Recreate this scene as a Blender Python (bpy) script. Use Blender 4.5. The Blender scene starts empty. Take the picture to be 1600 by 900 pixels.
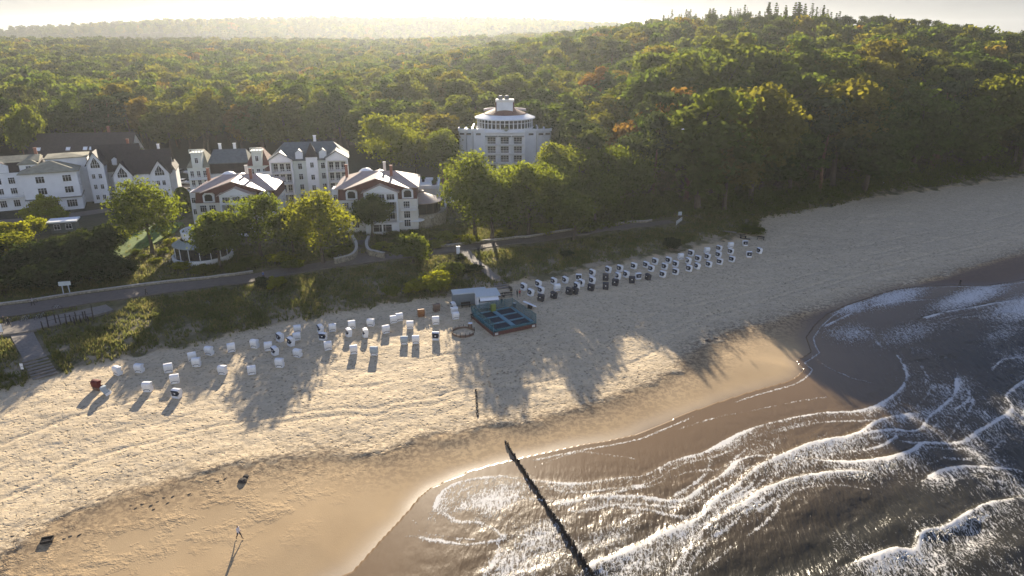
import bpy, bmesh, math, random
import numpy as np
from mathutils import Vector, Matrix
random.seed(7); RNG = np.random.default_rng(11)
R = math.radians
scene = bpy.context.scene
COL = scene.collection

# ------------------------------------------------------------------ camera
CAMZ, PITCH, FPX = 50.0, R(20.1), 1067.0        # photograph frame 1600 x 900
cam_d = bpy.data.cameras.new("camera"); cam = bpy.data.objects.new("camera", cam_d); COL.objects.link(cam)
cam.location = (0, 0, CAMZ); cam.rotation_euler = (R(90) - PITCH, 0, 0)
cam_d.sensor_width = 36; cam_d.lens = 36 * FPX / 1600; cam_d.clip_start = 0.5; cam_d.clip_end = 9000
scene.camera = cam

# ------------------------------------------------------------------ light
SUN_EL, SUN_AZ = R(17.0), R(-6.5)               # azimuth from +Y, negative is to the left
to_sun = Vector((math.sin(SUN_AZ) * math.cos(SUN_EL), math.cos(SUN_AZ) * math.cos(SUN_EL), math.sin(SUN_EL)))
sun_d = bpy.data.lights.new("sun", 'SUN'); sun_d.energy = 5.0; sun_d.angle = R(0.5); sun_d.color = (1.0, 0.87, 0.68)
sun = bpy.data.objects.new("sun", sun_d); COL.objects.link(sun); sun.location = (0, 300, 200)
sun.rotation_euler = to_sun.to_track_quat('Z', 'Y').to_euler()

world = bpy.data.worlds.new("World"); scene.world = world; world.use_nodes = True
wt = world.node_tree; wt.nodes.clear()
def wn(t, **k):
    n = wt.nodes.new(t)
    for a, b in k.items(): setattr(n, a, b)
    return n
w_out = wn('ShaderNodeOutputWorld'); w_bg = wn('ShaderNodeBackground'); w_bg.inputs[1].default_value = 0.05
sky = wn('ShaderNodeTexSky', sky_type='NISHITA', sun_disc=False)
sky.sun_elevation = SUN_EL; sky.sun_rotation = SUN_AZ; sky.altitude = 20; sky.air_density = 1.0; sky.dust_density = 0.7; sky.ozone_density = 1.2
w_tc = wn('ShaderNodeTexCoord'); w_map = wn('ShaderNodeMapping'); w_map.inputs['Scale'].default_value = (1.6, 1.6, 11.0)
w_no = wn('ShaderNodeTexNoise'); w_no.inputs['Scale'].default_value = 2.6; w_no.inputs['Detail'].default_value = 7; w_no.inputs['Roughness'].default_value = 0.55
w_xyz = wn('ShaderNodeSeparateXYZ'); L = wt.links.new
L(w_tc.outputs['Generated'], w_map.inputs[0]); L(w_map.outputs[0], w_no.inputs[0]); L(w_tc.outputs['Generated'], w_xyz.inputs[0])
def w_range(src, a, b, c=0.0, d=1.0):
    n = wn('ShaderNodeMapRange'); n.interpolation_type = 'SMOOTHSTEP'
    for i, v in enumerate((a, b, c, d)): n.inputs[i + 1].default_value = v
    L(src, n.inputs[0]); return n.outputs[0]
def w_mix(f, a, b):
    n = wn('ShaderNodeMix', data_type='RGBA')
    for i, v in ((0, f), (6, a), (7, b)):
        if hasattr(v, 'node'): L(v, n.inputs[i])
        else: n.inputs[i].default_value = v if i == 0 else (v[0], v[1], v[2], 1)
    return n.outputs[2]
w_zen = w_mix(w_range(w_xyz.outputs[2], 0.05, 0.24), (3.3, 3.35, 3.4), (1.45, 2.1, 4.1))          # thin bright cloud low down, blue above
w_mm = wn('ShaderNodeMath', operation='MULTIPLY'); L(w_range(w_xyz.outputs[1], 0.0, -0.7), w_mm.inputs[0]); L(w_range(w_xyz.outputs[2], 0.55, 0.12), w_mm.inputs[1])
w_fill = w_mix(w_mm.outputs[0], w_zen, (10.0, 10.9, 12.4))                                         # unseen bright bank added behind the camera to lift shaded facades
w_cs = wn('ShaderNodeVectorMath', operation='SCALE'); L(w_fill, w_cs.inputs[0]); L(w_range(w_no.outputs[0], 0.3, 0.7, 0.84, 1.12), w_cs.inputs['Scale'])
L(w_mix(0.965, sky.outputs[0], w_cs.outputs[0]), w_bg.inputs[0]); L(w_bg.outputs[0], w_out.inputs[0])

vs = scene.view_settings; vs.view_transform = 'Standard'; vs.look = 'None'; vs.exposure = 1.25; vs.gamma = 1.0; vs.use_curve_mapping = False
cy = scene.cycles
cy.use_denoising = True
cy.max_bounces = 5; cy.diffuse_bounces = 2; cy.glossy_bounces = 2; cy.transmission_bounces = 3; cy.volume_bounces = 0; cy.transparent_max_bounces = 6
cy.caustics_reflective = False; cy.caustics_refractive = False; cy.sample_clamp_indirect = 4.0
try: cy.volume_step_rate = 4.0
except Exception: pass

# ------------------------------------------------------------------ numeric helpers
def smooth(x, a, b):
    t = np.clip((x - a) / (b - a), 0, 1); return t * t * (3 - 2 * t)
def hash2(ix, iy, seed=0):
    ix = ix.astype(np.int64) & 0xffffffff; iy = iy.astype(np.int64) & 0xffffffff
    h = (ix * 374761393 + iy * 668265263 + seed * 1442695041) & 0xffffffff
    h = ((h ^ (h >> 13)) * 1274126177) & 0xffffffff
    return ((h ^ (h >> 16)) & 0xffffff) / float(0xffffff)
def vnoise(x, y, seed=0):
    ix = np.floor(x); iy = np.floor(y); fx = x - ix; fy = y - iy
    fx = fx * fx * (3 - 2 * fx); fy = fy * fy * (3 - 2 * fy)
    a = hash2(ix, iy, seed); b = hash2(ix + 1, iy, seed); c = hash2(ix, iy + 1, seed); d = hash2(ix + 1, iy + 1, seed)
    return (a * (1 - fx) + b * fx) * (1 - fy) + (c * (1 - fx) + d * fx) * fy
def fbm(x, y, octv=4, seed=0):
    s = 0; amp = 0.5; tot = 0
    for k in range(octv):
        s = s + amp * vnoise(x * 2 ** k + 17.3 * k, y * 2 ** k - 9.1 * k, seed + k); tot += amp; amp *= 0.5
    return s / tot
def ray(px, py):
    cx, cyy = (px - 800.0), (py - 450.0)
    return np.array([cx, FPX * math.cos(PITCH) - cyy * math.sin(PITCH), -(FPX * math.sin(PITCH) + cyy * math.cos(PITCH))])
def flat(px, py, z=0.0):
    d = ray(px, py); t = (z - CAMZ) / d[2]; return np.array([d[0] * t, d[1] * t])
def project(x, y, z):
    zz = z - CAMZ; c, s = math.cos(PITCH), math.sin(PITCH)
    dep = y * c - zz * s; up = y * s + zz * c
    dep = np.maximum(dep, 1e-3)
    return 800 + FPX * x / dep, 450 - FPX * up / dep, dep
def poly_dist(x, y, P):
    """unsigned distance, signed side (+ = left of travel) and travelled length to a polyline"""
    best = np.full(x.shape, 1e18); side = np.zeros(x.shape); along = np.zeros(x.shape); L0 = 0.0
    for (a, b) in zip(P[:-1], P[1:]):
        ax, ay = a; dx, dy = b[0] - ax, b[1] - ay; L2 = dx * dx + dy * dy; Ls = math.sqrt(L2)
        t = np.clip(((x - ax) * dx + (y - ay) * dy) / L2, 0, 1)
        qx = x - ax - t * dx; qy = y - ay - t * dy; d = qx * qx + qy * qy
        m = d < best
        best = np.where(m, d, best); side = np.where(m, dx * (y - ay) - dy * (x - ax), side); along = np.where(m, L0 + t * Ls, along); L0 += Ls
    return np.sqrt(best), np.sign(side), along
def smooth_line(P, n=4):
    """Catmull-Rom through the points"""
    P = [np.array(p, float) for p in P]; Q = [2 * P[0] - P[1]] + P + [2 * P[-1] - P[-2]]; out = []
    for i in range(1, len(Q) - 2):
        for k in range(n):
            t = k / n; a, b, c, d = Q[i - 1], Q[i], Q[i + 1], Q[i + 2]
            out.append(0.5 * ((2 * b) + (-a + c) * t + (2 * a - 5 * b + 4 * c - d) * t * t + (-a + 3 * b - 3 * c + d) * t ** 3))
    out.append(Q[-2]); return out

# ------------------------------------------------------------------ the lie of the land
US, NS = np.array([math.cos(R(33)), math.sin(R(33))]), np.array([-math.sin(R(33)), math.cos(R(33))])
SHORE_PX = [(560, 900), (600, 855), (650, 800), (680, 768), (750, 738), (800, 725), (840, 716), (910, 701), (1000, 684), (1080, 650), (1180, 616),
            (1235, 601), (1255, 590), (1266, 577), (1254, 566), (1277, 551), (1268, 528), (1300, 492), (1350, 471), (1400, 455), (1450, 449), (1500, 447), (1545, 448), (1600, 440)]
SHORE = [np.array([-420., -215.]), np.array([-60., 20.])] + smooth_line([flat(*p) for p in SHORE_PX], 2) + [np.array([170., 175.]), np.array([420., 330.]), np.array([2500., 1500.])]
DUNE_PX = [(-200, 640), (0, 612), (60, 592), (130, 572), (200, 556), (300, 538), (400, 512), (500, 492), (600, 474), (700, 462), (790, 444), (850, 436), (930, 420), (1000, 402), (1060, 392), (1110, 380), (1150, 372),
           (1185, 352), (1190, 340), (1260, 330), (1350, 310), (1450, 298), (1600, 276), (1800, 250)]
DUNE = [flat(*p, z=2.4) for p in DUNE_PX]
DUNE = [DUNE[0] - 1500 * US] + DUNE + [DUNE[-1] + np.array([1500., 950.])]
def land(x, y):
    x = np.asarray(x, float); y = np.asarray(y, float)
    d, sd, _ = poly_dist(x, y, SHORE); d = d * sd
    e, se, _ = poly_dist(x, y, DUNE); e = e * se
    z = np.where(d < 0, np.maximum(0.06 * d, -6.0), 0.0)
    z = z + 0.55 * smooth(d, 0, 10) + 0.75 * smooth(d, 8, 26) + 1.1 * smooth(d, 24, 66)
    z = z + 1.2 * smooth(e, -2, 7) + 1.3 * smooth(e, 6, 40) + 1.6 * smooth(e, 38, 75)
    rough = smooth(d, 14, 40) * (1 - smooth(e, -6, 4))
    z = z + rough * 0.28 * (fbm(x / 6, y / 6, 3, 3) - 0.5)
    z = z + smooth(e, -3, 3) * (1 - smooth(e, 18, 30)) * 0.9 * (fbm(x / 4.5, y / 4.5, 4, 5) - 0.45)
    sx = np.where(x < 150, 125.0, 170.0); sy = np.where(y < 450, 118.0, 420.0)
    hill = 33 * np.exp(-0.5 * ((x - 150) / sx) ** 2 - 0.5 * ((y - 450) / sy) ** 2) * smooth(e, 0, 60)
    r = np.hypot(x, y)
    far = 27 * smooth(r, 330, 1000) * (.86 + .14 * np.sin(x / 210)) - 12 * smooth(r, 1080, 1400) + smooth(r, 1450, 1950) * (6 + 54 * np.sin(np.clip(x / 640 + 2.05, 0.2, 3.0)))
    z = z + np.maximum(hill, far * smooth(e, 0, 120)) + 0.35 * np.minimum(hill, far * smooth(e, 0, 120))
    z = z + smooth(e, 90, 200) * 7 * (fbm(x / 120, y / 120, 3, 9) - 0.5)
    return z
def H(x, y): return float(land(np.array([x]), np.array([y]))[0])
_cache = {}
def at(px, py, dz=0.0):
    """the point of the ground (plus dz) seen at a place in the picture"""
    k = (px, py, dz)
    if k in _cache: return _cache[k]
    d = ray(px, py); lo = 40.0 / -d[2] if d[2] < 0 else 0.2
    lo = 0.02
    ts = lo * 1.012 ** np.arange(460)
    z = CAMZ + d[2] * ts; g = land(d[0] * ts, d[1] * ts) + dz
    i = int(np.argmax(z < g))
    if i == 0: i = len(ts) - 1
    a, b = ts[i - 1], ts[i]
    for _ in range(12):
        m = 0.5 * (a + b)
        if CAMZ + d[2] * m < H(d[0] * m, d[1] * m) + dz: b = m
        else: a = m
    _cache[k] = (d[0] * b, d[1] * b, CAMZ + d[2] * b - dz)
    return _cache[k]

# ------------------------------------------------------------------ object helpers
def tag(o, label=None, cat=None, group=None, kind=None):
    if label: o['label'] = label
    if cat: o['category'] = cat
    if group: o['group'] = group
    if kind: o['kind'] = kind
    return o
def link(o, parent=None):
    COL.objects.link(o)
    if parent is not None: o.parent = parent
    return o
def empty(name, loc=(0, 0, 0), rz=0.0):
    o = bpy.data.objects.new(name, None); o.location = loc; o.rotation_euler = (0, 0, rz); o.empty_display_size = 0.5
    return link(o)
def np_mesh(name, V, F, mats=(), mi=None, smooth_sh=False):
    me = bpy.data.meshes.new(name); V = np.asarray(V, np.float32); F = np.asarray(F, np.int32)
    k = F.shape[1]; me.vertices.add(len(V)); me.vertices.foreach_set('co', V.ravel())
    me.loops.add(F.size); me.loops.foreach_set('vertex_index', F.ravel())
    me.polygons.add(len(F)); me.polygons.foreach_set('loop_start', np.arange(0, F.size, k, dtype=np.int32))
    try: me.polygons.foreach_set('loop_total', np.full(len(F), k, np.int32))
    except Exception: pass
    for m in mats: me.materials.append(m)
    if mi is not None: me.polygons.foreach_set('material_index', np.asarray(mi, np.int32))
    me.polygons.foreach_set('use_smooth', np.full(len(F), bool(smooth_sh)))
    me.update(calc_edges=True); return me
def attr(me, name, vals):
    a = me.attributes.new(name, 'FLOAT', 'POINT'); a.data.foreach_set('value', np.asarray(vals, np.float32).ravel())
class MB:
    """collects shapes, builds ONE mesh"""
    def __init__(s): s.V = []; s.F = []; s.M = []; s.T = Matrix.Identity(4); s.m = 0
    def _add(s, vs, fs):
        o = len(s.V); s.V += [tuple(s.T @ Vector(v)) for v in vs]
        for f in fs: s.F.append([o + i for i in f]); s.M.append(s.m)
        return s
    def box(s, c, d, rz=0.0):
        x, y, z = d[0] / 2, d[1] / 2, d[2] / 2; cr, sr = math.cos(rz), math.sin(rz)
        vs = [(c[0] + cr * a - sr * b, c[1] + sr * a + cr * b, c[2] + e) for e in (-z, z) for a, b in ((-x, -y), (x, -y), (x, y), (-x, y))]
        return s._add(vs, [(3, 2, 1, 0), (4, 5, 6, 7), (0, 1, 5, 4), (1, 2, 6, 5), (2, 3, 7, 6), (3, 0, 4, 7)])
    def bx(s, x0, x1, y0, y1, z0, z1): return s.box(((x0 + x1) / 2, (y0 + y1) / 2, (z0 + z1) / 2), (abs(x1 - x0), abs(y1 - y0), abs(z1 - z0)))
    def prism(s, P, z0, z1):
        n = len(P); ar = sum(P[i][0] * P[(i + 1) % n][1] - P[(i + 1) % n][0] * P[i][1] for i in range(n))
        if ar < 0: P = P[::-1]
        return s._add([(p[0], p[1], z0) for p in P] + [(p[0], p[1], z1) for p in P],
                      [list(range(n))[::-1], list(range(n, 2 * n))] + [(i, (i + 1) % n, n + (i + 1) % n, n + i) for i in range(n)])
    def extr(s, P, axis, a, b):
        """profile P of (h, z) swept along axis 'x' or 'y' from a to b"""
        n = len(P)
        f = (lambda t, p: (t, p[0], p[1])) if axis == 'x' else (lambda t, p: (p[0], t, p[1]))
        return s._add([f(a, p) for p in P] + [f(b, p) for p in P], [list(range(n)), list(range(n, 2 * n))[::-1]] + [(i, n + i, n + (i + 1) % n, (i + 1) % n) for i in range(n)])
    def tube(s, a, b, r0, r1=None, n=6, cap=True):
        r1 = r0 if r1 is None else r1; a = Vector(a); b = Vector(b); d = (b - a)
        if d.length < 1e-6: return s
        q = d.to_track_quat('Z', 'Y'); vs = []
        for c, r in ((a, r0), (b, r1)):
            for i in range(n):
                t = 2 * math.pi * i / n; vs.append(c + q @ Vector((r * math.cos(t), r * math.sin(t), 0)))
        fs = [(i, (i + 1) % n, n + (i + 1) % n, n + i) for i in range(n)]
        if cap: fs += [list(range(n))[::-1], list(range(n, 2 * n))]
        return s._add(vs, fs)
    def lathe(s, P, c=(0, 0, 0), n=16, a0=0.0, a1=2 * math.pi):
        full = abs(a1 - a0 - 2 * math.pi) < 1e-6; m = n if full else n + 1; vs = []
        for r, z in P:
            for i in range(m):
                t = a0 + (a1 - a0) * i / n; vs.append((c[0] + r * math.cos(t), c[1] + r * math.sin(t), c[2] + z))
        fs = []
        for k in range(len(P) - 1):
            for i in range(n): j = (i + 1) % m; fs.append((k * m + i, k * m + j, (k + 1) * m + j, (k + 1) * m + i))
        return s._add(vs, fs)
    def poly(s, vs): return s._add(vs, [list(range(len(vs)))])
    def build(s, name, mats, parent=None, smooth_sh=False, bevel=0):
        me = bpy.data.meshes.new(name); me.from_pydata(s.V, [], s.F)
        for m in (mats if isinstance(mats, (list, tuple)) else [mats]): me.materials.append(m)
        me.polygons.foreach_set('material_index', s.M)
        if smooth_sh: me.polygons.foreach_set('use_smooth', [True] * len(s.F))
        me.validate(); me.update()
        o = link(bpy.data.objects.new(name, me), parent)
        if bevel:
            b = o.modifiers.new('bevel', 'BEVEL'); b.width = bevel; b.segments = 2; b.limit_method = 'ANGLE'
        return o
def copy_thing(o, loc=None, rz=None, scale=None, label=None, parent=None):
    c = o.copy(); COL.objects.link(c); c.parent = parent
    if loc is not None: c.location = loc
    if rz is not None: c.rotation_euler = (0, 0, rz)
    if scale is not None: c.scale = scale
    if label: c['label'] = label
    for ch in KIDS.get(o, ()): 
        d = ch.copy(); COL.objects.link(d); d.parent = c
        for g in KIDS.get(ch, ()):
            h = g.copy(); COL.objects.link(h); h.parent = d
    return c
KIDS = {}
def learn(o):
    KIDS[o] = list(o.children)
    for c in o.children: KIDS[c] = list(c.children)

# ------------------------------------------------------------------ material helpers
def mat(name, col=(0.5, 0.5, 0.5), rough=0.7, metal=0.0, noise=0.12, scale=3.0, bump=0.0, spec=0.4, bscale=None):
    m = bpy.data.materials.new(name); m.use_nodes = True; t = m.node_tree; b = t.nodes['Principled BSDF']
    b.inputs['Roughness'].default_value = rough; b.inputs['Metallic'].default_value = metal; b.inputs['Specular IOR Level'].default_value = spec
    tc = t.nodes.new('ShaderNodeTexCoord'); no = t.nodes.new('ShaderNodeTexNoise'); no.inputs['Scale'].default_value = scale; no.inputs['Detail'].default_value = 5
    t.links.new(tc.outputs['Object'], no.inputs[0])
    mr = t.nodes.new('ShaderNodeMapRange'); mr.inputs[1].default_value = 0.25; mr.inputs[2].default_value = 0.75; mr.inputs[3].default_value = 1 - noise; mr.inputs[4].default_value = 1 + noise
    mx = t.nodes.new('ShaderNodeVectorMath'); mx.operation = 'SCALE'; mx.inputs[0].default_value = col[:3]
    t.links.new(no.outputs[0], mr.inputs[0]); t.links.new(mr.outputs[0], mx.inputs['Scale']); t.links.new(mx.outputs[0], b.inputs['Base Color'])
    if bump:
        bp = t.nodes.new('ShaderNodeBump'); bp.inputs['Distance'].default_value = bump
        n2 = t.nodes.new('ShaderNodeTexNoise'); n2.inputs['Scale'].default_value = bscale or scale * 3; n2.inputs['Detail'].default_value = 4
        t.links.new(tc.outputs['Object'], n2.inputs[0]); t.links.new(n2.outputs[0], bp.inputs['Height']); t.links.new(bp.outputs[0], b.inputs['Normal'])
    return m
class NT:
    """tiny node-tree builder"""
    def __init__(s, name):
        s.m = bpy.data.materials.new(name); s.m.use_nodes = True; s.t = s.m.node_tree; s.b = s.t.nodes['Principled BSDF']; s.out = s.t.nodes['Material Output']
    def n(s, t, **k):
        x = s.t.nodes.new('ShaderNode' + t)
        for a, b in k.items():
            if a.startswith('i_'): x.inputs[int(a[2:]) if a[2:].isdigit() else a[2:].replace('_', ' ')].default_value = b
            else: setattr(x, a, b)
        return x
    def l(s, a, b): s.t.links.new(a, b); return b.node
    def math(s, op, a, b=None, c=None, clamp=False):
        x = s.n('Math', operation=op, use_clamp=clamp)
        for i, v in enumerate((a, b, c)):
            if v is None: continue
            if hasattr(v, 'node'): s.l(v, x.inputs[i])
            else: x.inputs[i].default_value = v
        return x.outputs[0]
    def mix(s, f, a, b):
        x = s.n('Mix', data_type='RGBA')
        for i, v in ((0, f), (6, a), (7, b)):
            if hasattr(v, 'node'): s.l(v, x.inputs[i])
            elif i == 0: x.inputs[0].default_value = v
            else: x.inputs[i].default_value = (v[0], v[1], v[2], 1)
        return x.outputs[2]
    def attr(s, name): return s.n('Attribute', attribute_name=name).outputs['Fac']
    def noise(s, vec, scale, detail=4, rough=0.55, dist=0.0):
        x = s.n('TexNoise', i_Scale=scale, i_Detail=detail, i_Roughness=rough, i_Distortion=dist); s.l(vec, x.inputs[0]); return x.outputs[0]
    def range(s, v, a, b, c=0.0, d=1.0):
        x = s.n('MapRange', i_1=a, i_2=b, i_3=c, i_4=d); s.l(v, x.inputs[0]); return x.outputs[0]
# ================================================================== the ground
def axis(fine0, fine1, step, lo, hi, grow=1.09):
    a = list(np.arange(fine0, fine1, step)); s = step; v = fine1
    while v < hi: a.append(v); s *= grow; v += s
    a.append(hi); s = step; v = fine0; pre = []
    while True:
        s *= grow; v -= s
        if v < lo: break
        pre.append(v)
    return np.array([lo] + pre[::-1] + a)
def sheet(u, s):
    U, S = np.meshgrid(u, s); X = U * US[0] + S * NS[0]; Y = U * US[1] + S * NS[1]
    nu, ns = len(u), len(s); i = np.arange(nu * ns).reshape(ns, nu)
    F = np.stack([i[:-1, :-1], i[:-1, 1:], i[1:, 1:], i[1:, :-1]], -1).reshape(-1, 4)
    return X.ravel(), Y.ravel(), F
BERM_PX = [(-100, 905), (0, 872), (60, 835), (110, 812), (180, 778), (250, 762), (310, 742), (380, 728), (450, 718), (530, 708), (600, 712), (660, 688), (720, 684), (760, 662), (830, 664), (860, 650), (930, 635),
           (1000, 606), (1060, 580), (1100, 545), (1150, 520), (1200, 508), (1300, 482), (1400, 452), (1480, 432), (1560, 408), (1650, 380)]
BERM = smooth_line([np.array(at(*p)[:2]) for p in BERM_PX], 2); BERM = [BERM[0] - 300 * US] + BERM + [BERM[-1] + 600 * US]
gu = axis(-125, 330, 0.48, -2300, 2500, 1.06); gs = axis(40, 146, 0.34, -400, 2500, 1.045)
gx, gy, gF = sheet(gu, gs)
gz = land(gx, gy)
db, sb, _ = poly_dist(gx, gy, BERM); db = db * sb
dsh, ssh, _ = poly_dist(gx, gy, SHORE); dsh = dsh * ssh
dd, sd_, _ = poly_dist(gx, gy, DUNE); dd = dd * sd_
wob = (fbm(gx / 3, gy / 3, 3, 21) - 0.5) * 7
foot = smooth(db + wob * 0.5, -0.8, 1.6) * (1 - smooth(dd, -1.5, 2))
# trampled lumps and footprints in the dry sand, really there
pit = fbm(gx / 0.75, gy / 0.75, 2, 31)
gz = gz + foot * (0.10 * (pit - 0.5) + 0.14 * (vnoise(gx / 1.7, gy / 1.7, 35) - 0.5))
gz = gz + 0.22 * np.exp(-(db / 1.6) ** 2) * (0.4 + fbm(gx / 2.2, gy / 2.2, 3, 41)) * (dsh > 4)
# wheel ruts along the beach
for off in (7.4, 9.2, 13.5, 15.3, 21.0):
    gz = gz - 0.15 * np.exp(-((db - off - 1.5 * np.sin((gx + gy) / 31)) / 0.30) ** 2) * foot * smooth(vnoise(gx / 25, gy / 25, int(off)), .2, .5)
veg = smooth(dd + wob * 0.7, -2.2, 2.6)
me = np_mesh('ground', np.stack([gx, gy, gz], -1), gF, smooth_sh=True)
attr(me, 'foot', foot); gU = gx * US[0] + gy * US[1]; attr(me, 'slick', smooth(gU, 96, 122) * smooth(-db, -.3, 1.2) * (1 - .45 * smooth(gU, 150, 200) * smooth(dsh, 6, 12))); attr(me, 'veg', veg); attr(me, 'shore', np.clip(dsh, -50, 200)); attr(me, 'berm', np.clip(db, -50, 80)); attr(me, 'dune', np.clip(dd, -50, 300))

g = NT('sand and turf'); pos = g.n('NewGeometry').outputs['Position']
n1 = g.noise(pos, 0.09, 5); n2 = g.noise(pos, 0.9, 5); n3 = g.noise(pos, 9.0, 3); n4 = g.noise(pos, 2.6, 3, 0.5)
foot_a, veg_a, sh_a, du_a, be_a = g.attr('foot'), g.attr('veg'), g.attr('shore'), g.attr('dune'), g.attr('berm')
dry = g.mix(g.range(n2, .3, .7), (0.56, 0.44, 0.275), (0.67, 0.54, 0.355))
damp = g.mix(g.range(n1, .35, .65), (0.43, 0.30, 0.160), (0.51, 0.365, 0.200))
sand = g.mix(foot_a, damp, dry)
# weed wrack and grit along the berm
wr = g.math('MULTIPLY', g.range(g.noise(pos, 1.6, 6, 0.72), .46, .54), g.math('MULTIPLY', g.range(be_a, -8.0, 0.5), g.range(be_a, 5.5, 0.5)))
sand = g.mix(g.math('MULTIPLY', wr, 0.72), sand, (0.10, 0.065, 0.04))
spk = g.math('MULTIPLY', g.range(n4, .60, .66), foot_a)
sand = g.mix(g.math('MULTIPLY', spk, 0.5), sand, (0.16, 0.11, 0.07))
wet = g.range(g.math('ADD', sh_a, g.math('MULTIPLY', n1, 3.0)), 5.5, 1.2)
wet.node.interpolation_type = 'SMOOTHSTEP'
sand = g.mix(wet, sand, (0.25, 0.18, 0.115))
sand = g.mix(g.math('MULTIPLY', g.attr('slick'), 0.85), sand, (0.15, 0.105, 0.08))
turf = g.mix(g.range(n2, .35, .65), (0.06, 0.062, 0.02), (0.15, 0.13, 0.045))
turf = g.mix(g.range(g.noise(pos, 0.35, 4), .42, .66), turf, (0.17, 0.14, 0.075))
sandy = g.math('MULTIPLY', g.range(g.noise(pos, 0.22, 5, .6), .46, .58), g.range(du_a, 14, 2))
turf = g.mix(g.math('MULTIPLY', sandy, 0.85), turf, (0.40, 0.32, 0.22))
turf = g.mix(g.range(du_a, 60, 90), turf, (0.035, 0.035, 0.02))
vm = g.range(g.math('ADD', veg_a, g.math('MULTIPLY', g.math('SUBTRACT', n2, 0.5), 0.9)), .35, .65)
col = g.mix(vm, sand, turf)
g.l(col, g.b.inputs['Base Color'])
g.l(g.math('SUBTRACT', 0.92, g.math('MULTIPLY', wet, 0.55)), g.b.inputs['Roughness'])
g.b.inputs['Specular IOR Level'].default_value = 0.3
# footprints as bump
wp = g.n('VectorMath', operation='ADD'); wn_ = g.n('TexNoise', i_Scale=1.3, i_Detail=2.0); g.l(pos, wn_.inputs[0]); g.l(pos, wp.inputs[0]); g.l(wn_.outputs['Color'], wp.inputs[1])
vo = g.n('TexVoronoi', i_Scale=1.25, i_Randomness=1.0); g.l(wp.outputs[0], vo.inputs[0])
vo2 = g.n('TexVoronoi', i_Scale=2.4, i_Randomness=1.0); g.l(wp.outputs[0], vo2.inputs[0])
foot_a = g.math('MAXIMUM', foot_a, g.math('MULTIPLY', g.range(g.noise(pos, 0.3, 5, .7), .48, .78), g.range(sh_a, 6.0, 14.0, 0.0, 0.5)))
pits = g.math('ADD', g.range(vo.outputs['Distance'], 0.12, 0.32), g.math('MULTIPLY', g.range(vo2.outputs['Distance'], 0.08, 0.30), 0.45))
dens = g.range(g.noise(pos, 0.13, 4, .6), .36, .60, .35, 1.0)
bh = g.math('ADD', g.math('MULTIPLY', g.math('MULTIPLY', g.math('MULTIPLY', pits, foot_a), dens), 0.24), g.math('MULTIPLY', n3, 0.02))
bh = g.math('ADD', bh, g.math('MULTIPLY', g.math('MULTIPLY', g.noise(pos, 1.1, 4, .6), 0.16), foot_a))
bh = g.math('ADD', bh, g.math('MULTIPLY', g.math('MULTIPLY', n2, 0.5), vm))
pit_shade = g.math('MULTIPLY', g.math('SUBTRACT', 1.45, pits, None, True), g.math('MULTIPLY', foot_a, dens))
col2 = g.mix(g.math('MULTIPLY', pit_shade, 0.68), col, (0.20, 0.145, 0.09)); g.l(col2, g.b.inputs['Base Color'])  # shade inside the footprints painted into the sand colour
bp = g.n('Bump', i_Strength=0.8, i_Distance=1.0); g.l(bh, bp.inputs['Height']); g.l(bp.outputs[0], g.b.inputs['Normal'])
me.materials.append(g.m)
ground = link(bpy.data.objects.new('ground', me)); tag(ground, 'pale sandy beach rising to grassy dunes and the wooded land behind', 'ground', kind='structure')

# ================================================================== the sea
FO = []   # (points, trailing width, strength, crest height)
def foam_line(px, w, a, h=0.0): 
    P = smooth_line([flat(*p) for p in px], 4); FO.append((P, w, a, h * .7))
    # older, thinner swash lines left behind seaward of the main one
    if w > 1.4 and len(P) > 9:
        for k, off in enumerate((1.4, 2.7)):
            rs_ = random.Random(int(px[0][0]) + k); i0 = rs_.randrange(0, len(P) // 3); i1 = len(P) - rs_.randrange(0, len(P) // 4); Q = []
            for i in range(i0, i1):
                a_ = P[max(0, i - 1)]; e_ = P[min(len(P) - 1, i + 1)]; d = (e_ - a_) / max(1e-6, float(np.linalg.norm(e_ - a_))); q = off * (1 + .28 * math.sin(i * .23 + k * 2 + px[0][1])); Q.append(P[i] + np.array([d[1], -d[0]]) * q)
            if len(Q) > 4: FO.append((Q, .45, .68, 0.0))
foam_line([(676, 792), (684, 776), (699, 762), (725, 751), (769, 744), (808, 746), (847, 752), (900, 755), (945, 750), (989, 745), (1009, 742), (1047, 722), (1080, 712), (1100, 707), (1122, 695), (1167, 672), (1211, 659), (1278, 646), (1344, 641), (1380, 627), (1407, 607), (1415, 584), (1402, 555)], 1.7, 0.95, .05)
foam_line([(1056, 771), (1078, 760), (1100, 742), (1109, 722), (1113, 700)], 0.9, 0.8)
foam_line([(880, 786), (910, 781), (944, 775), (998, 775), (1060, 782), (1096, 762), (1131, 740), (1149, 722), (1175, 713), (1211, 711)], 2.2, 0.9, .08)
foam_line([(922, 887), (953, 873), (1007, 848), (1047, 829), (1096, 807), (1113, 784), (1149, 762), (1171, 740), (1189, 727), (1229, 709), (1278, 691), (1336, 680), (1371, 658), (1424, 646)], 3.0, 1.0, .28)
foam_line([(1336, 682), (1389, 671), (1433, 673), (1451, 651), (1478, 629), (1491, 616), (1493, 593)], 2.2, 0.95, .12)
foam_line([(1273, 718), (1327, 722), (1380, 718), (1424, 704), (1442, 693), (1496, 691), (1522, 678), (1553, 660), (1580, 638), (1571, 620), (1600, 596), (1650, 570)], 2.6, 1.0, .25)
foam_line([(1110, 822), (1131, 807), (1171, 782), (1189, 767), (1238, 749), (1278, 742), (1318, 738), (1353, 740)], 1.5, 1.0, .42)
foam_line([(1451, 744), (1473, 733), (1513, 728), (1558, 731), (1593, 738)], 2.2, 1.0, .25)
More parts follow.
